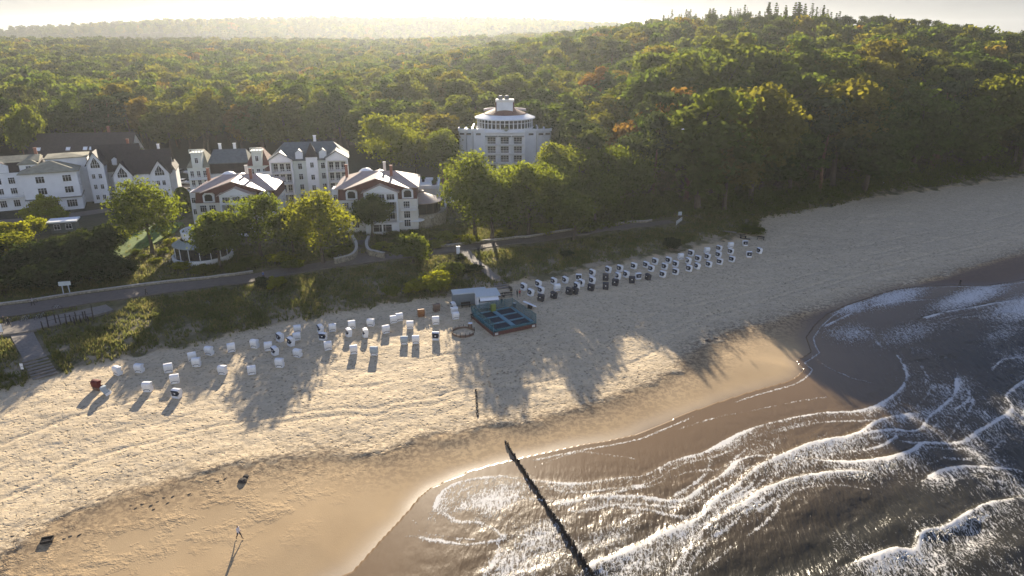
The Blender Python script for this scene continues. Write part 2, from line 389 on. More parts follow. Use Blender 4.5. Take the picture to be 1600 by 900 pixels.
foam_line([(1344, 878), (1371, 869), (1402, 859), (1429, 860), (1442, 833), (1478, 824), (1531, 793), (1567, 782), (1620, 774)], 3.0, 1.0, .5)
foam_line([(1047, 895), (1062, 875), (1078, 855), (1096, 829)], 1.8, 0.95, .1)
foam_line([(681, 792), (712, 812), (756, 817), (790, 838)], 0.4, 0.95)
foam_line([(642, 836), (681, 843), (734, 850), (785, 842)], 0.35, 0.95)
foam_line([(648, 815), (660, 832), (700, 838), (740, 842)], 0.25, 0.7)
foam_line([(740, 930), (756, 897), (775, 867), (779, 842)], 4.5, 1.0)
foam_line([(1288, 510), (1307, 500), (1337, 487), (1383, 473), (1450, 468), (1510, 470)], 0.8, 0.8)
foam_line([(1443, 497), (1483, 487), (1517, 482), (1560, 474), (1640, 464)], 1.6, 0.9, .3)
foam_line([(1503, 497), (1550, 492), (1640, 486)], 1.4, 0.8, .3)
foam_line([(1362, 522), (1369, 532), (1378, 542)], 0.6, 0.7)
foam_line([(1548, 575), (1558, 569), (1575, 560), (1640, 556)], 1.2, 0.85, .2)
foam_line([(1262, 548), (1290, 572), (1330, 590), (1370, 600)], 0.15, 0.65)
foam_line([(1060, 670), (1120, 652), (1180, 640), (1240, 628), (1290, 620)], 0.2, 0.6)
foam_line([(830, 730), (905, 706), (960, 712), (990, 716)], 0.3, 0.65)
su = axis(-25, 215, 0.24, -900, 2400, 1.05); ss_ = axis(8, 84, 0.22, -2200, 120, 1.05)
wx, wy, wF = sheet(su, ss_)
ds, sgn, _ = poly_dist(wx, wy, SHORE); ds = -ds * sgn          # + = out to sea
foam = np.zeros(wx.shape); crest = np.zeros(wx.shape); jag = (fbm(wx / 1.1, wy / 1.1, 3, 51) - 0.5) * 0.55
near = (ss_[None, :] * 0).ravel()
for P, w, a, h in FO:
    d, sg, _ = poly_dist(wx + jag, wy + jag * 0.7, P)
    sea_side = np.maximum(-d * sg, 0); land_side = np.maximum(d * sg, 0)
    end = 1.0; wv1 = vnoise(wx / 3.1 + w * 7, wy / 3.1, 83); wv2 = vnoise(wx / 1.7, wy / 1.7 + w * 5, 85)
    f = np.where(sg > 0, (.55 + .45 * wv2) * np.exp(-(land_side / 0.20) ** 2), (0.05 + .18 * wv1) * np.exp(-(sea_side / (w * (1.0 + 1.1 * wv1))) ** 1.6) + 0.40 * np.exp(-sea_side / (w * 3.6)) + (.20 + 0.36 * wv2) * np.exp(-(sea_side / (0.16 + .3 * wv1)) ** 2))
    # trailing foam does not wrap round the ends of the line
    foam = np.maximum(foam, a * (.66 + .42 * vnoise(wx / 6 + w * 3, wy / 6, 87)) * f)
    if h: crest += h * np.where(sg > 0, np.exp(-(land_side / 0.35) ** 2), np.exp(-(sea_side / 1.5) ** 2))
# the thin film that runs up the sand, and its lace edge
foam = np.maximum(foam, 0.62 * np.exp(-((ds - 0.3) / 0.24) ** 2) * smooth(vnoise(wx / 9, wy / 9, 77), .25, .5))
def blob(px, py, rx, ry, v, ang=33):
    c = flat(px, py); ca, sa = math.cos(R(ang)), math.sin(R(ang)); x = wx - c[0]; y = wy - c[1]
    return v * np.exp(-((x * ca + y * sa) / rx) ** 2 - ((-x * sa + y * ca) / ry) ** 2)
patch = np.zeros(wx.shape)
for b in [(760, 785, 8, 3.6, .66), (850, 840, 6, 4.0, .60), (800, 880, 5, 3.5, .58), (980, 810, 6, 1.8, .45), (1010, 880, 7, 2.6, .50), (1190, 700, 8, 2.0, .42), (1260, 735, 6, 1.6, .4), (1330, 705, 9, 2.2, .36), (1400, 655, 7, 2.2, .35),
          (1440, 610, 7, 3.0, .38), (1560, 690, 7, 4, .36), (1540, 760, 5, 1.8, .42), (1520, 850, 9, 2.6, .5), (1400, 464, 16, 4.2, .68), (1520, 462, 22, 4.2, .70), (1600, 480, 20, 6, .66), (1330, 520, 9, 6, .52), (1590, 640, 8, 4, .45), (1330, 480, 10, 4, .62), (1420, 520, 16, 5, .50), (1560, 520, 16, 5, .48), (1450, 870, 4, 3, .4)]:
    patch = np.maximum(patch, blob(*b))
clear = np.zeros(wx.shape)
for b in [(1240, 820, 9, 3.2, 1), (1330, 790, 9, 2.6, 1), (1160, 870, 5, 1.6, .8), (1010, 775, 3, .8, .8), (930, 815, 4, 1.0, .8), (1100, 730, 3, 1.5, .4), (1450, 700, 3, .8, .6), (1430, 780, 6, 1.6, .8), (700, 870, 4, 2.6, 1.0), (705, 815, 3, 1, .9), (1090, 680, 14, 2.2, .9), (960, 715, 8, 1.6, .8), (1230, 640, 12, 2.0, .8), (1500, 530, 10, 2, .5)]:
    clear = np.maximum(clear, blob(*b))
general = 0.42 * smooth(ds, 7, 16) * fbm(wx / 5, wy / 5, 3, 91) * 1.5
foam = np.maximum(foam, np.maximum(patch, general) * (1 - clear) )
foam = foam * (ds > -0.5)
deep = smooth(ds, 9, 26)
a1 = (wx * NS[0] + wy * NS[1]); a2 = (wx * US[0] + wy * US[1])
wob2 = 3.2 * (fbm(a2 / 14, a1 / 14, 3, 61) - .5)
wz = 0.02 + crest * smooth(ds, 1, 6)
wz = wz + deep * (0.22 * np.sin((a1 + wob2 * 2.2) / 1.35) + 0.12 * np.sin((a1 * .8 + a2 * .35 + wob2) / .8)) * (0.35 + 0.65 * fbm(a2 / 9, a1 / 4, 2, 63))
wz = wz + smooth(ds, 3, 14) * (0.26 * (fbm(a2 / 3.4, a1 / 1.3, 4, 65) - .5)) + 0.05 * (fbm(wx / 1.2, wy / 1.2, 3, 67) - .5) * smooth(ds, .5, 5)
wz = np.where(ds < -1.0, -0.6, wz)
me = np_mesh('sea', np.stack([wx, wy, wz], -1), wF, smooth_sh=True)
attr(me, 'foam', foam); attr(me, 'off', np.clip(ds, -5, 120))
s = NT('sea water'); pos = s.n('NewGeometry').outputs['Position']
rot = s.n('Mapping', vector_type='POINT'); rot.inputs['Rotation'].default_value = (0, 0, R(-33 - 50)); rot.inputs['Scale'].default_value = (1.0, 1.0, 1.0); s.l(pos, rot.inputs[0])
st = s.n('Mapping', vector_type='POINT'); st.inputs['Scale'].default_value = (0.45, 1.5, 1.0); s.l(rot.outputs[0], st.inputs[0])
fa = s.attr('foam'); of = s.attr('off')
lace = s.range(s.noise(st.outputs[0], 2.3, 6, 0.70, 0.9), .30, .70)
fine = s.noise(pos, 7.0, 3, 0.6)
rv = s.n('TexVoronoi', feature='DISTANCE_TO_EDGE', i_Scale=2.2, i_Randomness=1.0)
wv = s.n('VectorMath', operation='ADD'); nz = s.n('TexNoise', i_Scale=0.9, i_Detail=3.0); s.l(pos, nz.inputs[0]); sc_ = s.n('VectorMath', operation='SCALE'); sc_.inputs['Scale'].default_value = 1.3; s.l(nz.outputs['Color'], sc_.inputs[0]); s.l(st.outputs[0], wv.inputs[0]); s.l(sc_.outputs[0], wv.inputs[1]); s.l(wv.outputs[0], rv.inputs[0])
web = s.range(rv.outputs[0], 0.15, 0.0)
rv2 = s.n('TexVoronoi', feature='DISTANCE_TO_EDGE', i_Scale=4.6, i_Randomness=1.0); s.l(wv.outputs[0], rv2.inputs[0]); web = s.math('MAXIMUM', web, s.math('MULTIPLY', s.range(rv2.outputs[0], 0.14, 0.0), .75))
tex = s.math('ADD', s.math('ADD', s.math('MULTIPLY', lace, 0.50), s.math('MULTIPLY', web, 0.32)), s.math('MULTIPLY', fine, 0.20))
thr = s.math('SUBTRACT', 1.02, s.math('MULTIPLY', fa, 1.08))
fm = s.range(s.math('SUBTRACT', tex, thr), -0.01, 0.09)
wcol = s.mix(s.range(of, 1.0, 26.0), (0.195, 0.130, 0.070), (0.034, 0.030, 0.018))
col = s.mix(fm, wcol, (0.72, 0.69, 0.63))
s.l(col, s.b.inputs['Base Color'])
s.l(s.math('ADD', 0.24, s.math('MULTIPLY', fm, 0.6)), s.b.inputs['Roughness'])
s.b.inputs['IOR'].default_value = 1.333
rip = s.math('ADD', s.math('MULTIPLY', s.noise(st.outputs[0], 1.1, 5, .55), 0.20), s.math('MULTIPLY', s.noise(pos, 4.0, 3, .6), 0.02))
ripa = s.math('MULTIPLY', rip, s.range(of, 2.0, 16.0, 0.10, 1.0))
hgt = s.math('ADD', ripa, s.math('MULTIPLY', fm, 0.045))
bp = s.n('Bump', i_Strength=1.0, i_Distance=1.0); s.l(hgt, bp.inputs['Height']); s.l(bp.outputs[0], s.b.inputs['Normal'])
me.materials.append(s.m)
sea = link(bpy.data.objects.new('sea', me)); tag(sea, 'brown surf with lacy white foam lines running onto the beach', 'sea', kind='structure')
# ================================================================== trees
def leaf_mat(name, ramp, trans=0.45, warm=1.0):
    m = NT(name); t = m
    oi = m.n('ObjectInfo'); pos = m.n('NewGeometry'); tc = m.n('TexCoord')
    cr = m.n('ValToRGB'); e = cr.color_ramp.elements
    while len(e) < len(ramp): e.new(0.5)
    for i, (p, c) in enumerate(ramp): e[i].position = p; e[i].color = (c[0], c[1], c[2], 1)
    m.l(oi.outputs['Random'], cr.inputs[0])
    nn = m.noise(tc.outputs['Object'], 0.55, 3)
    sc = m.n('VectorMath', operation='SCALE'); m.l(cr.outputs[0], sc.inputs[0]); m.l(m.range(nn, .3, .7, 0.72, 1.3), sc.inputs['Scale'])
    dif = m.n('BsdfDiffuse'); tr = m.n('BsdfTranslucent'); mx = m.n('MixShader'); mx.inputs[0].default_value = trans
    yc = m.n('VectorMath', operation='MULTIPLY'); yc.inputs[1].default_value = (3.6, 3.3, 1.25); m.l(sc.outputs[0], yc.inputs[0])
    m.l(sc.outputs[0], dif.inputs[0]); m.l(yc.outputs[0], tr.inputs[0]); m.l(dif.outputs[0], mx.inputs[1]); m.l(tr.outputs[0], mx.inputs[2])
    m.l(mx.outputs[0], m.out.inputs[0]); return m.m
M_LEAF = leaf_mat('broad leaves', [(0, (0.034, 0.056, 0.014)), (0.30, (0.050, 0.074, 0.017)), (0.62, (0.070, 0.088, 0.019)), (0.88, (0.092, 0.092, 0.020)), (0.975, (0.100, 0.085, 0.022)), (1.0, (0.120, 0.072, 0.026))])
M_LEAF2 = leaf_mat('garden leaves', [(0, (0.060, 0.080, 0.016)), (0.5, (0.080, 0.100, 0.018)), (1.0, (0.105, 0.115, 0.018))], 0.5)
M_PINE = leaf_mat('pine needles', [(0, (0.035, 0.050, 0.022)), (0.5, (0.048, 0.064, 0.030)), (1.0, (0.062, 0.072, 0.030))], 0.28)
M_BARK = mat('bark', (0.10, 0.075, 0.05), 0.9, noise=0.35, scale=2.0, bump=0.04)
M_BARKP = mat('pine bark', (0.20, 0.11, 0.06), 0.9, noise=0.3, scale=2.0, bump=0.04)

def quads(C, N, size, rng):
    n = len(C); N = N / np.maximum(np.linalg.norm(N, axis=1, keepdims=True), 1e-6)
    r = rng.normal(size=(n, 3)); T = np.cross(N, r); T /= np.maximum(np.linalg.norm(T, axis=1, keepdims=True), 1e-6); B = np.cross(N, T)
    s = size * rng.uniform(.55, 1.25, (n, 1)); a = rng.uniform(.5, 1.0, (n, 1))
    V = np.stack([C - T * s - B * s * a * .4, C - B * s * a * .9 + T * s * .2, C + T * s + B * s * a * .3, C + B * s * a], 1)
    return V.reshape(-1, 3), np.arange(n * 4).reshape(-1, 4)
def crown_mesh(name, seed, rx, rz, zc, lobes, per, leaf, lobe_r, material, flat_b=0.55, lean=0.0):
    rng = np.random.default_rng(seed); C = []; N = []
    for k in range(lobes):
        th = rng.uniform(0, 2 * math.pi) ; cz = 1 - (k + .5) / lobes * (1 + flat_b); cz = np.clip(cz + rng.normal() * .08, -flat_b, 1)
        rr = math.sqrt(max(0, 1 - cz * cz)); f = rng.uniform(.50, .86)
        c = np.array([rx * rr * math.cos(th) * f, rx * rr * math.sin(th) * f, zc + rz * cz * f * (1 if cz > 0 else 1.0)])
        lr = lobe_r * rng.uniform(.65, 1.3) * (0.85 if cz > .7 else 1)
        n = int(per * rng.uniform(.6, 1.2)); d = rng.normal(size=(n, 3)); d[:, 2] += .25; d /= np.linalg.norm(d, axis=1, keepdims=True)
        q = d * (lr * rng.uniform(.55, 1.08, (n, 1)) * np.array([1.15, 1.15, .8])) ; q += rng.normal(size=(n, 3)) * .12 * lr
        C.append(c + q); N.append(d + rng.normal(size=(n, 3)) * .55)
    C = np.concatenate(C); N = np.concatenate(N); C[:, 0] += lean * (C[:, 2] - zc + rz)
    V, F = quads(C, N, leaf, rng); return np_mesh(name, V, F, [material])
def trunk_mesh(name, seed, h, r, spread, n_limb, material, low=.35, top=.85):
    rng = random.Random(seed); b = MB(); x = y = 0; zs = [0, .12 * h, .35 * h, .6 * h, top * h]; pts = [Vector((0, 0, -0.6))]
    for z in zs[1:]: x += rng.uniform(-.02, .02) * h; y += rng.uniform(-.02, .02) * h; pts.append(Vector((x, y, z)))
    rad = [r * 1.35, r, r * .8, r * .55, r * .15]
    for i in range(4): b.tube(pts[i], pts[i + 1], rad[i], rad[i + 1], 7, cap=False)
    for k in range(n_limb):
        f = low + (top - low) * (k + .5) / n_limb; z = f * h; th = k * 2.4 + rng.uniform(-.5, .5)
        i = max(j for j in range(4) if pts[j].z <= z); t = (z - pts[i].z) / (pts[i + 1].z - pts[i].z); p = pts[i].lerp(pts[i + 1], t)
        L_ = spread * rng.uniform(.55, .9) * (1.1 - .5 * f); m = p + Vector((math.cos(th), math.sin(th), .55)) * L_ * .5; e = p + Vector((math.cos(th + .2), math.sin(th + .2), .95)) * L_
        b.tube(p, m, r * .34, r * .2, 5, cap=False); b.tube(m, e, r * .2, r * .06, 5, cap=False)
    me = bpy.data.meshes.new(name); me.from_pydata(b.V, [], b.F); me.materials.append(material); me.update(); return me
def conifer_mesh(name, seed, h, r, tiers, per, leaf, material):
    rng = np.random.default_rng(seed); C = []; N = []
    for k in range(tiers):
        f = k / (tiers - 1); z = h * (0.16 + 0.84 * f); R_ = r * (1 - f) ** .85 * rng.uniform(.85, 1.15) + .15; nb = max(4, int(9 * (1 - f)) + 3)
        for j in range(nb):
            th = rng.uniform(0, 2 * math.pi); n = max(3, int(per * (1 - f * .7))); t = rng.uniform(.1, 1, n) ** .8
            c = np.stack([math.cos(th) * R_ * t, math.sin(th) * R_ * t, z - R_ * .35 * t ** 1.3 + rng.normal(size=n) * .12], 1)
            c[:, :2] += rng.normal(size=(n, 2)) * (.10 * R_ + .05)
            C.append(c); N.append(np.stack([rng.normal(size=n) * .4, rng.normal(size=n) * .4, np.ones(n)], 1))
    V, F = quads(np.concatenate(C), np.concatenate(N), leaf, rng); return np_mesh(name, V, F, [material])
def pine_mesh(name, seed, h, r, clumps, per, leaf, material):
    rng = np.random.default_rng(seed); C = []; N = []
    for k in range(clumps):
        f = rng.uniform(.48, 1.0); th = rng.uniform(0, 2 * math.pi); q = rng.uniform(.15, 1) * r * (1.15 - .75 * (f - .48) / .52)
        c = np.array([q * math.cos(th), q * math.sin(th), h * f]); n = int(per * rng.uniform(.6, 1.2))
        d = rng.normal(size=(n, 3)) * np.array([1.15, 1.15, .38]) * r * .26; C.append(c + d); N.append(d * np.array([.5, .5, 1]) + rng.normal(size=(n, 3)) * .4 + np.array([0, 0, .5]))
    V, F = quads(np.concatenate(C), np.concatenate(N), leaf, rng); return np_mesh(name, V, F, [material])

BROAD = [(crown_mesh('crown', 100 + i, 5.4 + .5 * (i % 3), [8.0, 9.6, 9.2][i % 3], [13.0, 11.2, 11.4][i % 3], 44, 120, .46, 2.1, M_LEAF, .9, lean=[0, .05, -.06, .03][i % 4]), trunk_mesh('trunk', i, 20, .38, 6, 7, M_BARK)) for i in range(7)]
PINES = [(pine_mesh('crown', 200 + i, 20, 3.9, 20, 110, .42, M_PINE), trunk_mesh('trunk', 50 + i, 20, .27, 3.5, 7, M_BARKP, .5, .97)) for i in range(4)]
SPRUCE = [(conifer_mesh('crown', 300 + i, 22, 3.6, 24, 26, .42, M_PINE), trunk_mesh('trunk', 70 + i, 22, .28, 1.5, 0, M_BARK, .3, .98)) for i in range(3)]
protoC = bpy.data.collections.new('far tree shapes')      # drawn only by the far wood
for i in range(5):
    protoC.objects.link(bpy.data.objects.new('a%02d' % i, crown_mesh('far crown', 400 + i, 5.6, 8.0, 12.6, 24, 40, .85, 2.4, M_LEAF, .7)))
for i in range(3):
    protoC.objects.link(bpy.data.objects.new('b%02d' % i, pine_mesh('far crown', 420 + i, 20, 3.9, 16, 34, .8, M_PINE)))
for i in range(3):
    protoC.objects.link(bpy.data.objects.new('c%02d' % i, conifer_mesh('far crown', 440 + i, 21, 3.6, 12, 6, .8, M_PINE)))

# the wood: its edge as it runs behind the village and down to the beach
EDGE = np.array([(-3000, 262), (0, 252), (120, 238), (300, 246), (420, 240), (560, 250), (640, 262), (700, 278), (716, 262), (866, 262), (880, 340), (900, 366), (960, 352), (1000, 344), (1060, 334), (1120, 333), (1180, 331), (1240, 324), (1350, 302), (1470, 288), (1600, 268), (3000, 110)], float)
spots = []
Y0 = 150.0
while Y0 < 2150:
    step = 10.6 if Y0 < 700 else 11.5 if Y0 < 1150 else 15.0; Y0 += step * .95
    if 1230 < Y0 < 1560: continue
    for ix in range(int(-0.86 * Y0 / step) - 6, int(0.86 * Y0 / step) + 7): spots.append((ix * step, Y0))
sp = np.array(spots); jit = RNG.uniform(-3.6, 3.6, sp.shape); sp = sp + jit
szs = land(sp[:, 0], sp[:, 1]); px_, py_, dep_ = project(sp[:, 0], sp[:, 1], szs)
ok = py_ < np.interp(px_, EDGE[:, 0], EDGE[:, 1])
dd0, sg0, _ = poly_dist(sp[:, 0], sp[:, 1], DUNE); ok &= (dd0 * sg0 > 3)
sp, szs, px_, py_, dep_ = sp[ok], szs[ok], px_[ok], py_[ok], dep_[ok]
nz = fbm(sp[:, 0] / 90 + 5, sp[:, 1] / 90, 3, 71); rr = RNG.uniform(0, 1, len(sp)); dist = np.hypot(sp[:, 0], sp[:, 1])
kindv = np.zeros(len(sp), int)
pine_p = np.clip(.10 + .9 * smooth(nz, .45, .62), 0, 1) * np.where(px_ > 900, .45 + .5 * (dist < 260), .55 + .4 * smooth(dist, 380, 600))
kindv[rr < pine_p] = 1
ridge = ((dist > 800) & (RNG.uniform(0, 1, len(sp)) < .35))
kindv[ridge & (RNG.uniform(0, 1, len(sp)) < .8)] = 2
order = np.argsort(dist); count = {0: 0, 1: 0, 2: 0}; LIMIT = {0: 300, 1: 230, 2: 130}
INFO = [('broadleaf_tree', 'broad crowned deciduous tree of the wood behind the village and beach', 'broadleaf trees of the wooded hillside', BROAD),
        ('pine_tree', 'tall pine with loose grey green crown among the hillside wood', 'pines of the wooded hillside', PINES),
        ('spruce_tree', 'pointed dark spruce standing on the wooded ridge', 'spruces along the ridge', SPRUCE)]
rest = []
view = (px_ > -60) & (px_ < 1660)
for i in order:
    k = kindv[i]; x, y = sp[i]; s_ = float(RNG.uniform(.78, 1.22)) * (1.04 if k == 0 else 1.0) * (1.38 if (x > .19 * y and y < 300) else .9 if y < 260 else 1.0)
    if k == 2: s_ *= .95
    if dist[i] > 1400: s_ *= 1.25
    if view[i] and count[k] < LIMIT[k] and not (k == 2 and y > 520):
        nm, lab, grp, protos = INFO[k]; cm, tm = protos[int(RNG.integers(len(protos)))]
        o = empty(nm, (x, y, szs[i] - .2), float(RNG.uniform(0, 6.28))); w_ = s_ * float(RNG.uniform(.95, 1.45)) * (1.0 if k == 0 else .95); o.scale = (w_, w_, s_)
        zone = 'behind the left villas' if px_[i] < 330 else 'behind the hotels at centre left' if px_[i] < 715 else 'behind and beside the hotel tower' if px_[i] < 980 else 'on the hill above the right beach' if dist[i] > 270 else 'at the beach edge on the right'; tag(o, {0: 'broad crowned deciduous tree ', 1: 'tall loose crowned pine ', 2: 'pointed dark spruce '}[k] + zone, 'tree', grp); link(bpy.data.objects.new('crown', cm), o); link(bpy.data.objects.new('trunk', tm), o); count[k] += 1
    else: rest.append((x, y, szs[i] - .2, k, s_))
# tall spruces and wind-bent pines along the crest of the right hand hill
rs = random.Random(5)
def crest(px):
    a_ = (px - 800) / FPX; Yv = np.arange(260, 620, 6.0); Xv = Yv * math.cos(PITCH) * a_ ; Xv = a_ * (Yv * math.cos(PITCH) + 10 * math.sin(PITCH)); Zv = land(Xv, Yv); _, pyv, _ = project(Xv, Yv, Zv + 14); i = int(np.argmin(pyv)); return Xv[i], Yv[i], Zv[i]
for k in range(170):
    px = 1030 + 270 * rs.random() if k < 135 else rs.uniform(860, 1420)
    X_, Y_, Z_ = crest(px); X_ += rs.uniform(-3, 3); Y_ += rs.uniform(-20, 18); Z_ = H(X_, Y_); s_ = rs.uniform(.85, 1.38) * (1.0 if k < 135 else .85)
    if count[2] >= 290: break
    cm, tm = SPRUCE[rs.randrange(3)]; o = empty('spruce_tree', (X_, Y_, Z_ - .2), rs.uniform(0, 6)); o.scale = (s_ * 1.1, s_ * 1.1, s_); tag(o, INFO[2][1], 'tree', INFO[2][2]); link(bpy.data.objects.new('crown', cm), o); link(bpy.data.objects.new('trunk', tm), o); count[2] += 1
for k in range(34):
    px = rs.uniform(1290, 1500); X_, Y_, Z_ = crest(px); X_ += rs.uniform(-3, 3); Y_ += rs.uniform(-10, 6); s_ = rs.uniform(.95, 1.2); cm, tm = PINES[rs.randrange(4)]
    o = empty('pine_tree', (X_, Y_, H(X_, Y_) - .2), rs.uniform(0, 6)); o.rotation_euler = (0, R(7), rs.uniform(-.4, .4)); o.scale = (s_ * .8, s_ * .8, s_); tag(o, 'wind bent pine leaning on the skyline at right', 'tree', 'wind bent pines on the skyline'); link(bpy.data.objects.new('crown', cm), o); link(bpy.data.objects.new('trunk', tm), o)
rest = np.array(rest)
me = bpy.data.meshes.new('forest'); me.vertices.add(len(rest)); me.vertices.foreach_set('co', rest[:, :3].astype(np.float32).ravel())
pick = np.where(rest[:, 3] == 0, RNG.integers(0, 5, len(rest)), np.where(rest[:, 3] == 1, RNG.integers(5, 8, len(rest)), RNG.integers(8, 11, len(rest))))
a = me.attributes.new('pick', 'INT', 'POINT'); a.data.foreach_set('value', pick.astype(np.int32))
attr(me, 'size', rest[:, 4]); attr(me, 'turn', RNG.uniform(0, 6.28, len(rest)))
forest = link(bpy.data.objects.new('forest', me)); tag(forest, 'far mixed wood covering the hills to the skyline', 'forest', kind='stuff')
ng = bpy.data.node_groups.new('far wood', 'GeometryNodeTree'); ng.interface.new_socket('Geometry', in_out='INPUT', socket_type='NodeSocketGeometry'); ng.interface.new_socket('Geometry', in_out='OUTPUT', socket_type='NodeSocketGeometry')
N_ = ng.nodes.new; gi = N_('NodeGroupInput'); go = N_('NodeGroupOutput'); iop = N_('GeometryNodeInstanceOnPoints'); ci = N_('GeometryNodeCollectionInfo')
ci.inputs['Collection'].default_value = protoC; ci.inputs['Separate Children'].default_value = True; ci.inputs['Reset Children'].default_value = True
def na(n, t):
    x = N_('GeometryNodeInputNamedAttribute'); x.data_type = t; x.inputs['Name'].default_value = n; return x.outputs['Attribute']
cb = N_('ShaderNodeCombineXYZ'); ng.links.new(na('turn', 'FLOAT'), cb.inputs[2])
ng.links.new(gi.outputs[0], iop.inputs['Points']); ng.links.new(ci.outputs[0], iop.inputs['Instance']); iop.inputs['Pick Instance'].default_value = True
ng.links.new(na('pick', 'INT'), iop.inputs['Instance Index']); ng.links.new(cb.outputs[0], iop.inputs['Rotation']); ng.links.new(na('size', 'FLOAT'), iop.inputs['Scale']); ng.links.new(iop.outputs[0], go.inputs[0])
md = forest.modifiers.new('wood', 'NODES'); md.node_group = ng
print('forest', count, len(rest))

# undergrowth at the foot of the wood
rng = np.random.default_rng(77); n = 90000; qx = rng.uniform(-60, 1700, n); qy = np.interp(qx, EDGE[:, 0], EDGE[:, 1]); sel = (qx > 700) & ~((qx > 705) & (qx < 880)); 
step_px = np.arange(690, 1720, 6.0); base = np.array([at(float(a_), float(np.interp(a_, EDGE[:, 0], EDGE[:, 1]))) for a_ in step_px])
bx_ = np.interp(qx, step_px, base[:, 0]); by_ = np.interp(qx, step_px, base[:, 1]); back = rng.uniform(-1.5, 11, n) ; bx_ = bx_ + NS[0] * back * .6; by_ = by_ + NS[1] * back
bx_, by_ = bx_[sel], by_[sel]; gz_ = land(bx_, by_); hh = 7.0 * np.clip(fbm(bx_ / 4.5, by_ / 4.5, 3, 95) * 2.1 - .62, .08, 1) * (.5 + .5 * smooth(back[sel], -1, 4))
Cq = np.stack([bx_, by_, gz_ + hh * rng.uniform(0, 1, len(bx_)) ** .6], 1); V, F = quads(Cq, rng.normal(size=Cq.shape) * .5 + np.array([-.2, -.4, .8]), .30, rng)
ug = link(bpy.data.objects.new('undergrowth', np_mesh('undergrowth', V, F, [M_LEAF]))); tag(ug, 'low leafy undergrowth along the foot of the wood', 'undergrowth', kind='stuff')
# ================================================================== haze
hz = NT('haze air'); hz.t.nodes.remove(hz.b); pv = hz.n('VolumePrincipled'); pv.inputs['Density'].default_value = 0.000115; pv.inputs['Color'].default_value = (0.84, 0.89, 0.93, 1); pv.inputs['Anisotropy'].default_value = 0.60
hz.l(pv.outputs[0], hz.out.inputs['Volume'])
hb = MB(); hb.bx(-2950, 3600, -2500, 3500, -8, 132); haze = hb.build('haze', hz.m); tag(haze, 'thin sunlit haze hanging over the wood and the beach', 'haze', kind='stuff')
# ================================================================== materials
M_WHITE = mat('white render', (0.86, 0.86, 0.84), 0.85, noise=0.07, scale=0.6)
M_CREAM = mat('cream render', (0.80, 0.76, 0.66), 0.85, noise=0.08, scale=0.6)
M_MINT = mat('pale green render', (0.76, 0.78, 0.68), 0.85, noise=0.07, scale=0.6)
M_FRAME = mat('white paint', (0.86, 0.86, 0.84), 0.5, noise=0.04)
M_GLASS = mat('window glass', (0.018, 0.02, 0.024), 0.12, noise=0.5, scale=.7, spec=0.35)
M_TILE = mat('dark brown tiles', (0.045, 0.032, 0.028), 0.75, noise=0.3, scale=1.3, bump=0.05, bscale=6)
M_TILE_RED = mat('dull red tiles', (0.15, 0.055, 0.042), 0.75, noise=0.25, scale=1.3, bump=0.04, bscale=6)
M_SLATE = mat('grey slate', (0.13, 0.14, 0.13), 0.6, noise=0.2, scale=1.3, bump=0.03, bscale=6)
M_TAN = mat('pinkish sheet roof', (0.44, 0.33, 0.27), 0.5, noise=0.14, scale=0.7, bump=0.03, bscale=2)
M_MOSS = mat('lichened flat roof', (0.27, 0.25, 0.17), 0.85, noise=0.25, scale=0.8)
M_BRICK = mat('chimney brick', (0.30, 0.13, 0.085), 0.85, noise=0.2, scale=4)
M_STONE = mat('field stone wall', (0.30, 0.26, 0.19), 0.9, noise=0.5, scale=2.2, bump=0.12, bscale=3)
M_PAVE = mat('grey paving', (0.155, 0.125, 0.10), 0.85, noise=0.14, scale=1.3, bump=0.01)
M_KERB = mat('pale kerb stone', (0.46, 0.43, 0.38), 0.85, noise=0.15, scale=2)
M_WOOD = mat('weathered boards', (0.22, 0.19, 0.155), 0.85, noise=0.25, scale=3, bump=0.02)
M_DWOOD = mat('dark wet timber', (0.035, 0.026, 0.02), 0.7, noise=0.4, scale=4, bump=0.03)
M_IRON = mat('dark iron', (0.03, 0.03, 0.032), 0.5, metal=0.6)
M_BLACK = mat('black rubber', (0.02, 0.02, 0.022), 0.7)

# ================================================================== building helpers
FACE = {'front': 0.0, 'right': math.pi / 2, 'back': math.pi, 'left': -math.pi / 2}
_win = {}
def win_mesh(w, h, bars, arch):
    k = (round(w, 2), round(h, 2), bars, arch)
    if k in _win: return _win[k]
    f = MB(); t = 0.065
    f.bx(-w / 2 - .06, w / 2 + .06, -.10, .01, -.10, 0.0); f.bx(-w / 2, w / 2, -.08, .01, h - t, h)
    f.bx(-w / 2, -w / 2 + t, -.08, .01, 0, h - t); f.bx(w / 2 - t, w / 2, -.08, .01, 0, h - t)
    for i in range(1, bars): x = -w / 2 + w * i / bars; f.bx(x - .032, x + .032, -.075, .008, 0, h - t)
    f.bx(-w / 2 + t, w / 2 - t, -.07, .006, h * .66, h * .66 + .045)
    if arch: f.extr([(-w / 2 - .1, h), (w / 2 + .1, h), (w / 2, h + .28), (w / 4, h + .5), (-w / 4, h + .5), (-w / 2, h + .28)], 'y', -.09, .01)
    g_ = MB(); g_.bx(-w / 2 + .02, w / 2 - .02, -.045, .004, .02, h - .02)
    def fin(b, nm, m):
        me = bpy.data.meshes.new(nm); me.from_pydata(b.V, [], b.F); me.materials.append(m); me.update(); return me
    _win[k] = (fin(f, 'window', M_FRAME), fin(g_, 'pane', M_GLASS)); return _win[k]
def on_face(w, d, face, u, z, off=0.0):
    x, y = {'front': (u, -d / 2 - off), 'back': (-u, d / 2 + off), 'right': (w / 2 + off, u), 'left': (-w / 2 - off, -u)}[face]
    return (x, y, z)
